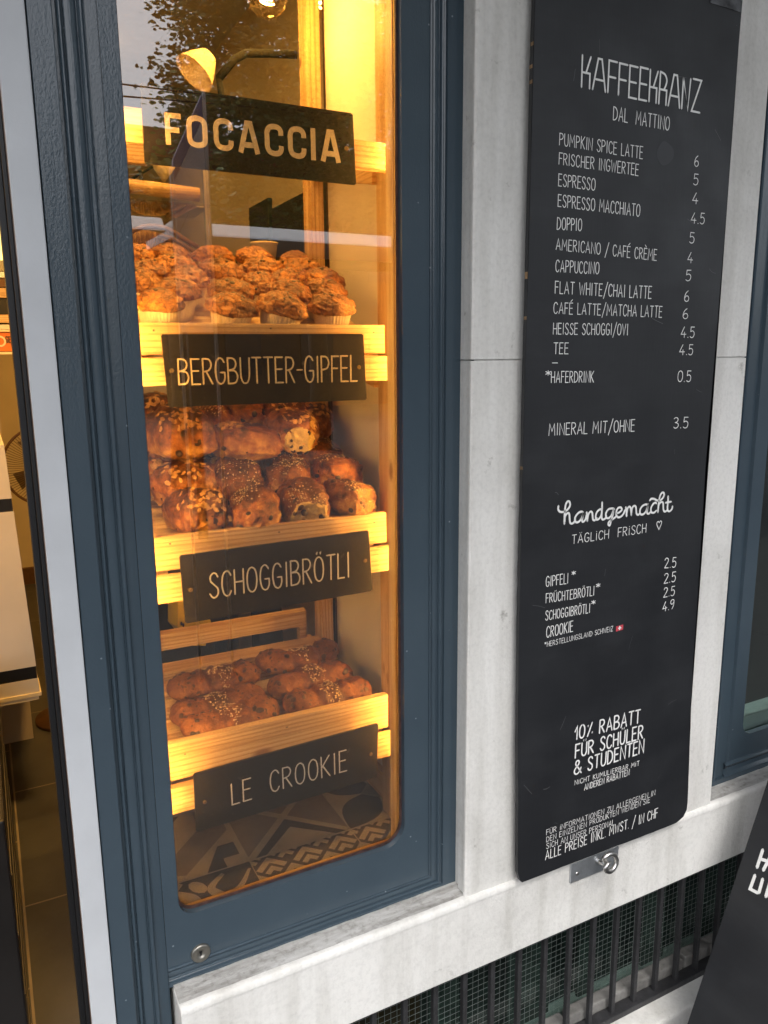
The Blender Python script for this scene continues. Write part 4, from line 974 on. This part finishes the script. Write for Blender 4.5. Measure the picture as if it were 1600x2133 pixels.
def crookie(seed):
    rn = random.Random(seed*31+3); S = Vector((seed*4.1, seed*6.3, seed*2.7)); hl = .083; bend = rn.uniform(-.012, .012)
    bl, brr = -.36+rn.uniform(-.06, .06), .34+rn.uniform(-.06, .06)
    def prof(t):
        core = .0280 - .003*abs(t) + .0022*math.sin(t*21+seed)        # croissant ridges
        endl =   .0300*math.sqrt(max(0, 1-((t+.62)/.38)**2)) if abs(t+.62) < .38 else 0
        endr = .0288*math.sqrt(max(0, 1-((t-.62)/.38)**2)) if abs(t-.62) < .38 else 0
        if abs(t) > .62: core = 0
        return max(core, endl, endr, .0005)
    def f(u, v):
        t = -math.cos(v*math.pi); t = t*.55 + (2*v-1)*.45
        th = u*2*math.pi; r = prof(t); d = Vector((t*2.2, math.cos(th), math.sin(th)))
        cook = t < bl or t > brr
        k = 1 + .17*fb(d*1.6+S, 3) + (.12 if cook else .04)*fb(d*(5 if cook else 4)+S, 4) + (0 if cook else .085*abs(math.sin(t*13 + math.sin(th)*1.1 + seed)) - .04)
        y = math.cos(th)*r*1.08*k; z = math.sin(th)*r*.76*k
        if z < 0: z *= .6
        return (t*hl*(1+.05*k), y + bend*math.cos(t*2.2)*1.2, z + .0185)
    bm = bmesh.new(); fs = grid_mesh(bm, f, 48, 84)
    for q in fs:
        c = q.calc_center_median(); t = c.x/hl; w_ = .07*noise.noise(c*70+S)
        q.material_index = 1 if (t < bl+w_ or t > brr+w_) else 0
    bm.normal_update(); vs = [(v.co.copy(), v.normal.copy()) for v in bm.verts]
    parts = [('crust', to_me(bm, 'crust', [CROO, COOK]))]
    bm = bmesh.new(); ce = [q for q in vs if (q[0].x < bl*hl-.004 or q[0].x > brr*hl+.004) and q[1].z > -.3 and abs(q[0].x) < hl*.93]
    topping(bm, rn, rn.sample(ce, 46), 'choc'); parts.append(('chocolate_chips', to_me(bm, 'chocolate_chips', [CHOC])))
    bm = bmesh.new(); cxs = rn.uniform(-.012, .014); cs = [q for q in vs if (abs(q[0].x - cxs) + abs(q[0].y)*.6) < hl*.30 and q[1].z > .3]
    topping(bm, rn, rn.sample(cs, min(len(cs), 85)), 'sugar'); parts.append(('pearl_sugar', to_me(bm, 'pearl_sugar', [SUGAR])))
    return parts
CK = [(446, 1415, .338, 4, 'crookie at the back left, cut by the window edge'), (455, 1466, .270, 10, 'sugared crookie in the middle of the left column'), (482, 1510, .208, 6, 'crookie at the front left against the tray board'),
      (622, 1364, .405, 4, 'crookie at the back right, farthest from the glass'), (645, 1414, .325, 8, 'sugared crookie in the middle of the right column'), (682, 1460, .240, 4, 'crookie at the front right against the tray board')]
for k, (px, py, Y, yaw, lab) in enumerate(CK):
    lo_, hi_ = .18, .5
    for _ in range(40):
        Y = (lo_+hi_)/2
        if at(px, py, Y).z > .876 + .18*(Y-.17) + .022: lo_ = Y
        else: hi_ = Y
    Y = max(.207, Y); surf = .876 + .18*(Y-.17); c = at(px, py, Y)
    m = thing('crookie', lab, 'pastry', (c.x, Y, surf + .001), 'crookies on the lowest tray', (math.atan(.18), 0, R(yaw)))
    body_ = None
    for nm, me in crookie(k+1):
        o_ = link_mesh(nm, me, body_ or m); body_ = body_ or o_
        if nm == 'pearl_sugar': o_['kind'] = 'stuff'

#@@PART4@@
# ------------------------------------------------------------------ warm lamps of the window
def lamp(name, typ, loc, energy, parent, size=.05, rot=None, **k):
    l = bpy.data.lights.new(name, typ); l.energy = energy; l.color = WARM
    if typ == 'POINT': l.shadow_soft_size = size
    if typ == 'AREA':
        l.shape = 'RECTANGLE'; l.size = size; l.size_y = k.get('sy', size)
    o = bpy.data.objects.new(name, l); COL.objects.link(o); o.location = Vector(loc) - wloc(parent); o.parent = parent
    if rot: o.rotation_euler = rot
    return o
ls = thing('led_strip', 'thin warm light strip behind the left stile of the bakery window', 'light', (.19, .112, 1.6))
part('strip', LED, ls, (.1855, .1905, .1000, .1040, .80, 2.3))
ls = thing('led_strip', 'thin warm light strip behind the right stile of the bakery window', 'light', (.60, .112, 1.6))
part('strip', LED, ls, (.6200, .6260, .1075, .1120, .80, 2.1))
def bulb(px, py, Y, r, label, power):
    c = at(px, py, Y); b = thing('pendant_bulb', label, 'light bulb', (c.x, c.y, c.z))
    bm = bmesh.new(); lathe(bm, [(.0005, -r), (r*.5, -r*.87), (r*.87, -r*.5), (r, 0), (r*.87, r*.5), (r*.55, r*.95), (r*.36, r*1.35), (r*.34, r*1.7)], 32, Matrix.Translation(c)); obj('globe', bm, BULBG, b, smooth=True)
    bm = bmesh.new(); tube(bm, [c + Vector((math.cos(a)*r*.35, math.sin(a)*r*.35, -r*.3 + .04*r*k)) for k, a in enumerate([i*.8 for i in range(16)])], .0012, 6); obj('filament', bm, FILA, b)
    bm = bmesh.new(); lathe(bm, [(r*.36, r*1.6), (r*.42, r*1.6), (r*.42, r*2.8), (.004, r*3.0), (.003, 3.0-c.z)], 20, Matrix.Translation(c)); obj('socket', bm, BLACK, b)
    lamp('bulb_light', 'POINT', c - Vector((0, 0, r*.1)), power, b, r*.5)
    return b
bulb(556, -8, .36, .034, 'clear glass globe bulb glowing at the top middle of the window', 3.8)
bulb(672, 6, .66, .030, 'globe bulb behind the rear post at the top of the window', 1.0)
# clip lamp: dark arm from the rear post, shade opening to lower left
cl = thing('clamp_lamp', 'dark jointed arm lamp with cream lined shade above the FOCACCIA sign', 'lamp', at(615, 112, .46))
J = [at(*p, .46) for p in ((617, 114), (560, 111), (512, 111), (488, 124), (456, 163))]
bm = bmesh.new(); tube(bm, J, .0072, 10); obj('arm', bm, DARKENAMEL, cl, smooth=True)
bm = bmesh.new(); tube(bm, [J[-1], at(461, 200, .46), at(455, 240, .46)], .0055, 10); obj('stem', bm, DARKENAMEL, cl, smooth=True)
sc_ = at(405, 152, .46); axis = Vector((-.717, -.111, -.843)).normalized(); Mq = Matrix.Translation(sc_) @ axis.to_track_quat('Z', 'Y').to_matrix().to_4x4()
bm = bmesh.new(); lathe(bm, [(.008, -.046), (.016, -.042), (.026, -.024), (.036, 0), (.037, .001), (.035, -.001), (.025, -.023), (.014, -.039), (.002, -.041)], 40, Mq)
obj('shade', bm, ENAMEL, cl, smooth=True)
bm = bmesh.new(); ico(bm, sc_ - axis*.034, .010, 2); obj('bulb', bm, emit('lamp_bulb', WARM, 1.4), cl)
# unseen ceiling lamps, added to fill the shop with warm light
def ceil(x, y, p, lab):
    c = thing('fill_lamp', lab, 'lamp', (x, y, 3.0), 'unseen round fill lamps added at the ceiling')
    bm = bmesh.new(); lathe(bm, [(.002, 2.93), (.10, 2.93), (.11, 2.95), (.11, 2.999)], 32, Matrix.Translation((x, y, 0))); obj('diffuser', bm, emit('fill_glow', WARM, 3), c)
    lamp('fill_light', 'AREA', (x, y, 2.92), p, c, .25)
ceil(.15, 1.6, 3.5, 'unseen round fill lamp added nearest the door'); ceil(.55, 3.2, 2.4, 'unseen round fill lamp added near the back wall'); ceil(-1.2, 1.3, 10, 'unseen round fill lamp added over the gelato counter')
ceil(.42, .55, 19, 'unseen round fill lamp added just inside the bakery window')

# ------------------------------------------------------------------ things seen inside the shop
def nb(name, label, cat, mat, *boxes, bev=.002, loc=None, pname=None):
    b = boxes[0]; t = thing(name, label, cat, loc or ((b[0]+b[1])/2, (b[2]+b[3])/2, b[4])); part(pname or 'body', mat, t, *boxes, bev=bev); return t
su = thing('side_shelf', 'tall pine shelf unit left of the display rack, mostly hidden by the window frame', 'shelf', (.24, .8, .05))
q0, q1 = at(301, 226, .78), at(304, 342, .78)
part('crate_panel', WX, su, (.16, q0.x, .78, .80, q1.z, q0.z), bev=.002)
part('upright', WZ, su, (.14, .17, .79, .83, .05, q0.z), bev=.002)
rd = thing('wooden_rod', 'round pale wooden rod beside the lamp, left behind the glass', 'rod', at(275, 378, .80))
a_, b_ = at(262, 381, .80), at(414, 406, .80); bm = bmesh.new(); tube(bm, [a_ - Vector((.12, 0, 0)), b_], .0148, 20)
obj('rod', bm, WX, rd)
bm = bmesh.new(); h_ = at(294, 369, .80); tube(bm, [h_ - Vector((0, 0, .005)), h_ + Vector((0, 0, .012))], .004, 8); lathe(bm, [(.007, 0), (.007, .002), (.001, .002)], 12, Matrix.Translation(h_ + Vector((0, 0, .011)))); obj('hook', bm, IRON, rd)
gs = thing('glass_shelf', 'thin glass shelf edge under the wooden rod', 'shelf', at(350, 421, .83)); g0, g1 = at(270, 413, .83), at(440, 429, .83)
part('pane', glass('shelf_glass', 1.5), gs, (.15, g1.x, .83, 1.0, g1.z-.002, g1.z+.002)); part('post', BRASSY, gs, (g1.x-.012, g1.x, .84, .852, .65, g1.z+.12))
ps = thing('cone_lamp', 'small cream cone lampshade peeping out below the FOCACCIA sign', 'lamp', at(345, 352, .95)); c = at(347, 352, .95)
bm = bmesh.new(); lathe(bm, [(.0105, .034), (.014, .034), (.030, -.012), (.0285, -.012), (.012, .03)], 32, Matrix.Translation(c) @ Matrix.Rotation(R(-55), 4, 'Y')); obj('shade', bm, ENAMEL, ps, smooth=True)
bm = bmesh.new(); tube(bm, [c + Vector((-.02, 0, .01)), c + Vector((-.09, 0, -.035))], .003, 8); obj('arm', bm, DARKENAMEL, ps)
# wicker basket arch
wb = thing('wicker_basket', 'brown wicker bread basket with arched handle behind the muffins', 'basket', at(335, 520, 1.1))
ring = [at(*p, 1.1) for p in ((262, 492), (280, 479), (300, 472), (320, 471), (345, 475), (368, 487), (390, 502), (412, 514))]
bm = bmesh.new(); tube(bm, ring, .006, 8); tube(bm, [p - Vector((-.01, 0, .022)) for p in ring[3:]], .005, 8)
for p in ring[4:]: tube(bm, [p, p - Vector((-.01, 0, .022))], .003, 6)
obj('handle', bm, BROWNW, wb, smooth=True)
bm = bmesh.new(); zb = at(335, 545, 1.1).z; 
for i in range(40):
    t = i/39; x = ring[0].x - .06 + (ring[-1].x - ring[0].x + .06)*t; k = min(1, max(0, t)); zt = ring[0].z + .02 - abs(t-.45)**2*.2; tube(bm, [(x, 1.12 + .004*(i % 2), zb), (x, 1.12 - .004*(i % 2), zt)], .0036, 5)
obj('weave', bm, plain('wicker', (.24, .13, .045), .7, 0, .4, 60), wb)
lb = at(250, 520, 1.25); sh_ = nb('side_table', 'long cream side counter carrying the basket behind the rack', 'counter', CREAMWALL, (.30, .98, .99, 1.35, .05, zb), pname='counter_top')
# paper cups
for px, py, lab in ((552, 518, 'cream paper cup standing behind the muffins'),):
    c = at(px, 545, .60); t = thing('paper_cup', lab, 'cup', (c.x, .60, c.z)); hh = at(px, 506, .60).z - c.z
    bm = bmesh.new(); lathe(bm, [(.0005, 0), (.022, 0), (.0265, hh-.004), (.0285, hh-.003), (.0285, hh), (.026, hh), (.022, .002)], 32, Matrix.Translation(c)); obj('cup', bm, CUPM, t, smooth=True)
    st = thing('cup_stand', 'dark coffee counter under the paper cup behind the trays', 'counter', (c.x, .7, .05)); part('body', DARK, st, (c.x-.14, c.x+.10, .585, .80, 1.36, c.z)); part('leg', DARK, st, (c.x-.03, c.x+.03, .66, .70, .05, 1.36))
# chalkboards on the partition wall
cb = thing('wall_blackboard', 'big black chalk menu panel on the inner wall seen between the shelves', 'blackboard', (1.19, 2.0, 1.2))
e0 = atx(632, 402, 1.19); e1 = atx(568, 434, 1.19)
part('panel', DARK, cb, (1.185, 1.1995, e0.y-1.0, e1.y, .9, e0.z), bev=.002)
cb2 = thing('teal_panel', 'dark teal panel standing farther back on the inner wall', 'panel', (1.19, 3.0, 1.2)); e2 = atx(522, 424, 1.19)
part('panel', plain('dark_teal', (.012, .022, .024), .4), cb2, (1.180, 1.1995, e1.y+.03, min(4.4, e2.y), .9, e0.z+.05), bev=.002)
tb = thing('chalk_menu', 'narrow black menu board with tiny chalk lines beside the cream panel', 'blackboard', at(680, 560, .62)); m0, m1 = at(664, 390, .62), at(704, 640, .62)
part('panel', DARK, tb, (m0.x, m1.x+.03, .62, .632, .655, m0.z+.02), bev=.001)
bm = bmesh.new(); PT = Plane((0, .6185, 0), (1, 0, 0), (0, 0, 1))
for i in range(12):
    p = at(692, 420 + i*15, .6185); w_ = .004 + .003*(i % 3); quad(bm, (p.x-.003, .6185, p.z), (p.x+w_, .6185, p.z), (p.x+w_, .6185, p.z+.003), (p.x-.003, .6185, p.z+.003))
obj('lettering', bm, plain('dim_chalk', (.30, .25, .18), .8), tb)
# yellow scale, steel machine below the chocolate rolls
sc = thing('kitchen_scale', 'yellow shop scale with black buttons behind the lowest tray', 'scale', at(410, 1330, .60))
pp = [at(*q, .60) for q in ((371, 1240), (433, 1262), (440, 1300), (428, 1345), (402, 1345), (370, 1306))]
bm = bmesh.new(); v0 = [bm.verts.new(p) for p in pp]; v1 = [bm.verts.new(p + Vector((-.01, .05, .0))) for p in pp]; bm.faces.new(v0[::-1]); bm.faces.new(v1)
for i in range(6): bm.faces.new((v0[i], v0[(i+1) % 6], v1[(i+1) % 6], v1[i]))
obj('console', bm, YEL, sc)
part('display', DARK, sc, *[(p.x-.012, p.x+.008, .5985, .5998, p.z-.014, p.z+.014) for p in [at(415, 1318, .598)]])
for i in range(4):
    p = at(399 + i*4.5, 1327 + i*4.5, .598); bm = bmesh.new(); ico(bm, p, .0035, 2, (.7, .3, 1.3)); obj('button', bm, DARK, sc)
for i in range(2):
    p = at(378 + i*4, 1299 + i*3, .598); bm = bmesh.new(); ico(bm, p, .0035, 2, (.7, .3, 1.3)); obj('button', bm, DARK, sc)
s0 = at(365, 1235, .62); part('body', DARK, sc, (s0.x-.12, at(445, 1300, .66).x, .655, .80, .80, s0.z+.05), bev=.008)
s1, s2 = at(490, 1180, .85), at(680, 1420, .85)
mc = thing('steel_machine', 'brushed stainless steel machine glowing warm behind the lowest tray', 'machine', (s1.x, .85, .05))
part('housing', plain('brushed_steel', (.55, .45, .33), .33, .9, .12, 30), mc, (s1.x, s2.x+.04, .85, 1.2, .70, s1.z+.1), bev=.006); part('base', DARK, mc, (s1.x, s2.x+.02, .87, 1.18, .05, .70)); part('seam', BLACK, mc, (s1.x+.035, s1.x+.039, .8485, .8505, .72, s1.z+.05))
d0, d1 = at(338, 1230, .9), at(500, 1345, .9)
nb('black_machine', 'black coffee machine body left of the yellow scale', 'machine', DARK, (.18, d1.x-.03, .9, 1.2, .05, d0.z+.18), bev=.01, pname='body')
bxk = at(325, 830, .7); b2 = at(366, 865, .7)
nb('card_box', 'brown cardboard box at the far left behind the roll heap', 'box', plain('cardboard', (.34, .22, .10), .8), (.20, b2.x, .70, .85, .90, bxk.z), pname='carton')

# seen through the doorway
wc = thing('white_counter', 'cream white shop counter with two black bands, seen through the doorway', 'counter', (-.2, 1.5, .45))
ztop, zbot = 1.262, .470
def cabx(z): return .0475 + (1.262-z)*.0355
bm = bmesh.new()
for z0, z1, mi, off in ((1.104, ztop, 0, 0), (1.065, 1.104, 1, .001), (.575, 1.065, 0, 0), (.535, .575, 1, .001), (zbot+.02, .535, 0, 0)):
    v = []
    for y in (1.5+off, 2.1):
        for x, z in ((-.8, z0), (cabx(z0)-off, z0), (cabx(z1)-off, z1), (-.8, z1)): v.append(bm.verts.new((x, y, z)))
    for f in ((0, 1, 2, 3), (7, 6, 5, 4), (0, 4, 5, 1), (1, 5, 6, 2), (2, 6, 7, 3), (3, 7, 4, 0)): q = bm.faces.new([v[i] for i in f]); q.material_index = mi
obj('cabinet', bm, [WHITEP, BLACK], wc)
part('worn_edge', PAPER, wc, (-.8, .079, 1.495, 1.62, zbot+.008, zbot+.0195), (-.8, .071, 1.498, 1.62, zbot-.004, zbot+.007))
part('foot', DARK, wc, (-.7, -.075, 1.66, 2.05, .05, zbot-.005)); 
wk = at(0, 910, 1.52); bm = bmesh.new()
for i in range(7): tube(bm, [(-.03+i*.008, 1.6+.01*(i % 3), ztop), (-.035+i*.0085, 1.6, ztop+.09+.02*(i % 2))], .003, 5)
k_ = thing('straw_holder', 'bundle of dark sticks standing on the white counter top', 'sticks', (0, 1.6, ztop)); obj('sticks', bm, BROWNW, k_)
kb = thing('black_crate', 'scratched black wooden box on the floor just inside the doorway', 'box', (-.3, .9, .05))
x_ = atz(37, 1795, .05)
part('crate', plain('black_lacquer', (.010, .009, .009), .35, 0, .3, 30), kb, (-.8, x_.x, .45, x_.y, .05, .68), bev=.004)
bm = bmesh.new()
for z in (.17, .30, .43, .56): bx(bm, x_.x-.001, x_.x+.0012, .46, x_.y-.01, z, z+.003)
obj('scratch', bm, plain('scratch_pale', (.10, .09, .08), .7), kb)
fn = thing('floor_fan', 'round wire floor fan half hidden by the door post', 'fan', (.17, 2.2, .05)); fc = at(97, 970, 2.2); fr_ = .152
bm = bmesh.new()
circ = [fc + Vector((fr_*math.cos(a), 0, fr_*math.sin(a))) for a in (2*math.pi*i/48 for i in range(49))]; tube(bm, circ, .005, 8); obj('rim', bm, BROWNW, fn, smooth=True)
bm = bmesh.new()
for i in range(90):
    a = 2*math.pi*i/90; tube(bm, [fc + Vector((fr_*.2*math.cos(a), -.035, fr_*.2*math.sin(a))), fc + Vector((fr_*.75*math.cos(a), -.03, fr_*.75*math.sin(a))), fc + Vector((fr_*math.cos(a), 0, fr_*math.sin(a)))], .0009, 4, cap=False)
obj('grille', bm, BROWNW, fn)
bm = bmesh.new()
for i in range(4):
    a = i*math.pi/2 + .3; p = [fc + Vector((fr_*r*math.cos(a+w_), .02+dy, fr_*r*math.sin(a+w_))) for r, w_, dy in ((.15, -.3, 0), (.8, -.1, -.01), (.85, .5, .02), (.15, .4, .01))]; poly(bm, p)
bmesh.ops.solidify(bm, geom=bm.faces[:], thickness=.002); obj('blades', bm, plain('fan_blade', (.25, .20, .14), .4), fn)
bm = bmesh.new(); tube(bm, [fc + Vector((0, .03, -.0)), fc + Vector((0, .05, -fr_*1.2)), (fc.x, 2.25, .06)], .014, 10); lathe(bm, [(.001, .05), (.13, .05), (.13, .065), (.02, .085), (.001, .085)], 32, Matrix.Translation((fc.x, 2.25, 0))); obj('stand', bm, BROWNW, fn)
gd = thing('gelato_display', 'lit gelato counter with an orange lettered panel at the left edge', 'display', (-.4, 2.3, .05))
g0 = at(0, 690, 2.0); g1 = at(40, 735, 2.0)
part('panel', ORANGE, gd, (-1.2, .20, 2.0, 2.02, at(20, 732, 2.0).z, at(20, 692, 2.0).z), bev=.003)
part('trim', PAPER, gd, (-1.2, .20, 1.995, 2.02, at(20, 738, 2.0).z, at(20, 733, 2.0).z), (-1.2, .20, 1.995, 2.02, at(20, 691, 2.0).z, at(20, 687, 2.0).z))
part('lower_front', CREAMWALL, gd, (-1.2, .055, 2.125, 2.4, .05, at(20, 739, 2.0).z))
PG = Plane((0, 1.999, 0), (1, 0, 0), (0, 0, 1)); PG.n = Vector((0, -1, 0)); write(gd, PG, 'GELATO', (13, 713), (47, 714), 12, .20, BROWNW, tr=.2)
bm = bmesh.new(); c = PG.hit(0, 711); ribbon(bm, PG, [c + Vector((.016*math.cos(a), .016*math.sin(a))) for a in (i*.35-1.6 for i in range(10))], .006, .0006); obj('emblem', bm, PAPER, gd)
def zz_(y): return at(20, y, 2.02).z
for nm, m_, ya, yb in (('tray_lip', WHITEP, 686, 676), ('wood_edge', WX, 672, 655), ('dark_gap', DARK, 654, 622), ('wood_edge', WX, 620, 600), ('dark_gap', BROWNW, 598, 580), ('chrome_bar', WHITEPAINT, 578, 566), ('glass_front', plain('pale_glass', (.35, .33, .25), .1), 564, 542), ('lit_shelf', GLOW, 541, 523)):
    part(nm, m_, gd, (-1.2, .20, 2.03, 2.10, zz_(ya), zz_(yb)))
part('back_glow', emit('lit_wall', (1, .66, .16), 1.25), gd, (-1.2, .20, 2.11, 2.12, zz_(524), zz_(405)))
part('shelf_body', DARK, gd, (-1.2, .20, 2.122, 2.2, zz_(735), zz_(400)))
rb = thing('red_lamp', 'red rounded hanging object at the upper left edge inside the doorway', 'lamp', at(0, 380, 1.9)); c = at(-6, 400, 1.9)
bm = bmesh.new(); lathe(bm, [(.001, -.052), (.034, -.05), (.037, -.04), (.034, -.036), (.034, .09), (.02, .12), (.004, .13), (.003, 3.0-c.z)], 32, Matrix.Translation(c)); obj('shade', bm, REDM, rb, smooth=True)
ld = thing('door_light', 'bright vertical warm light streak beside the door post', 'light', at(8, 300, 1.2)); a_, b_ = at(4, 235, 1.0), at(12, 330, 1.0)
bm = bmesh.new(); tube(bm, [a_ + Vector((-.003, 0, .05)), b_ + Vector((-.003, 0, 0))], .008, 10); obj('tube', bm, emit('tube_glow', (1, .6, .18), 5), ld)

# ------------------------------------------------------------------ the street reflected in the glass
def rf(px, py, D): p = at(px, py, D); return Vector((p.x, 2*GY - p.y, p.z))
def tree(name, label, ctr, rad, trunk, nleaf, seed, group=None, size=.16):
    rn = random.Random(seed); t = thing(name, label, 'tree', trunk, group)
    bm = bmesh.new(); b0 = Vector(trunk); tube(bm, [b0, b0 + Vector((.05, 0, 1.2)), Vector((ctr[0], ctr[1], ctr[2]-rad[2]*.3)), Vector(ctr)], .2, 12, radii=[.22, .18, .13, .05])
    for i in range(9):
        a = rn.random()*6.28; s_ = Vector((ctr[0], ctr[1], ctr[2]-rad[2]*rn.uniform(0, .5))); tube(bm, [s_, s_ + Vector((math.cos(a)*rad[0]*.4, math.sin(a)*rad[1]*.4, rad[2]*.2)), s_ + Vector((math.cos(a)*rad[0]*.8, math.sin(a)*rad[1]*.8, rad[2]*.45))], .05, 8, radii=[.08, .05, .02])
    obj('trunk', bm, BARK, t, smooth=True)
    bm = bmesh.new(); cl_ = []
    for i in range(420):
        d = Vector((rn.gauss(0, 1), rn.gauss(0, 1), rn.gauss(0, 1))).normalized(); k = rn.uniform(.1, 1.0)**.55; cl_.append(Vector(ctr) + Vector((d.x*rad[0], d.y*rad[1], d.z*rad[2]))*k)
    for i in range(nleaf):
        c = rn.choice(cl_) + Vector((rn.gauss(0, 1), rn.gauss(0, 1), rn.gauss(0, .7)))*.19; s_ = size*rn.uniform(.5, 1.2)
        q = Matrix.Rotation(rn.random()*6.28, 3, 'Z') @ Matrix.Rotation(rn.uniform(.2, 1.4), 3, 'X')
        poly(bm, [c + q @ Vector(v)*s_ for v in ((-.5, 0, 0), (-.15, -.28, .06), (.35, -.2, 0), (.6, 0, -.08), (.35, .2, 0), (-.15, .28, .06))])
    obj('crown', bm, LEAF, t)
    return t
c1 = rf(560, 60, 12.0)
tree('street_tree', 'leafy green tree across the street, reflected in the bakery glass', (c1.x+.55, c1.y, c1.z-.6), (2.35, 1.8, 3.3), (c1.x+.7, c1.y, -.12), 52000, 3, 'street trees', .105)
tree('street_tree', 'second leafy tree farther along the street, beyond the tram shelter', (c1.x+6.0, c1.y-2.0, c1.z+.8), (3.0, 2.2, 3.4), (c1.x+6.0, c1.y-2, -.12), 11000, 8, 'street trees')
tree('street_tree', 'small low bushy tree under the tall street tree', (rf(330, 425, 9).x+.15, rf(330, 425, 9).y, rf(330, 425, 9).z+.05), (.55, .5, .40), (rf(330, 425, 9).x+.15, rf(330, 425, 9).y, -.12), 1500, 11, 'street trees', .12)
SHINY = plain('bright_white_roof', (.88, .89, .90), .4, 0, .02, 3)
shl = thing('tram_shelter', 'white roofed tram shelter across the road, reflected as a pale band', 'shelter', (2.5, -5.2, -.12))
pA, pB, pC, pD = rf(200, 452, 5), rf(350, 460, 5), rf(370, 462, 5), rf(900, 508, 5)
for xa, xb, zc in ((pA.x-3.0, pB.x-.02, pB.z-.01), (pC.x, pD.x+3.5, pC.z-.025)):
    bm = bmesh.new(); pr = [(pB.y-1.2, zc-.03), (pB.y-1.2, zc+.06), (pB.y-.22, zc+.065), (pB.y-.12, zc+.045), (pB.y-.01, zc-.045), (pB.y, zc-.06), (pB.y-.02, zc-.066), (pB.y-.12, zc-.06)]
    va = [bm.verts.new((xa, y, z)) for y, z in pr]; vb2 = [bm.verts.new((xb, y, z)) for y, z in pr]; bm.faces.new(va); bm.faces.new(vb2[::-1])
    for i in range(len(pr)): bm.faces.new((va[i], va[(i+1) % len(pr)], vb2[(i+1) % len(pr)], vb2[i]))
    obj('roof', bm, SHINY, shl)
part('post', IRON, shl, *[(x, x+.08, pC.y-1.0, pC.y-.92, -.12, pC.z-.1) for x in (-1.4, .6, pC.x+.25, pC.x+2.9, pC.x+4.6)])
part('rear_beam', IRON, shl, (pA.x-2.5, pD.x+3.2, pC.y-1.02, pC.y-.9, pC.z-.17, pC.z-.09))
tsn = thing('stop_sign_board', 'blue and white timetable board on twin posts at the kerb', 'sign', (.9, -2.4, 0))
D_ = 2.5; q1, q2, q3 = rf(445, 190, D_), rf(368, 250, D_), rf(445, 450, D_)
tx0, tx1, ty = rf(365, 500, D_).x, rf(440, 500, D_).x, q1.y
part('post', ZINC, tsn, (tx0-.006, tx0+.006, ty-.006, ty+.006, 0, 2.30), (tx1-.006, tx1+.006, ty-.006, ty+.006, 0, 2.62))
bm = bmesh.new(); za = q1.z
for (z0a, z0b, z1a, z1b, mi) in ((2.02, 2.28, 2.24, 2.50, 1), (2.245, 2.505, 2.33, 2.60, 0), (1.62, 1.62, 2.015, 2.275, 1)):
    v = [bm.verts.new((x, y, z)) for y in (ty-.02, ty+.004) for x, z in ((tx0+.01, z0a), (tx1-.01, z0b), (tx1-.01, z1b), (tx0+.01, z1a))]
    for f in ((0, 1, 2, 3), (7, 6, 5, 4), (0, 4, 5, 1), (1, 5, 6, 2), (2, 6, 7, 3), (3, 7, 4, 0)): q = bm.faces.new([v[i] for i in f]); q.material_index = mi
obj('panel', bm, [BLUESIGN, plain('sign_grey', (.55, .56, .62), .5)], tsn)
for k, (a, b) in enumerate((((230, 172), (420, 196)), ((230, 198), (420, 214)))):
    p, q = rf(*a, 11), rf(*b, 11); dd = (q-p).normalized(); t = thing('overhead_wire', ['upper of the two tram wires crossing the reflected sky', 'lower of the two tram wires crossing the reflected sky'][k], 'wire', p)
    bm = bmesh.new(); tube(bm, [p - dd*14, q + dd*14], .012, 6); obj('wire', bm, BLACK, t)
fb_ = thing('street_house', 'plastered house far across the street behind the trees', 'building', (8, -24, -.12))
part('wall', PLASTER, fb_, (3.4, 26, -30, -24, -.12, 7.5)); part('roof', plain('roof_tile', (.16, .07, .045), .8), fb_, (3.0, 26.4, -30.4, -23.6, 7.5, 8.2))
for i in range(8):
    for j in range(2):
        part('window', FARWIN, fb_, (4.6+i*2.6, 5.8+i*2.6, -23.99, -23.9, 1.0+j*3.1, 2.7+j*3.1))
fb2 = thing('street_house', 'second plastered house across the street to the left of the trees', 'building', (-10, -24, -.12))
part('wall', PLASTER, fb2, (-30, -4.0, -30, -24, -.12, 5.2)); part('roof', plain('roof_slate', (.09, .085, .08), .8), fb2, (-30.4, -3.6, -30.4, -23.6, 5.2, 5.9))
for i in range(8):
    part('window', FARWIN, fb2, (-28+i*2.9, -26.8+i*2.9, -23.99, -23.9, 1.2, 3.0))
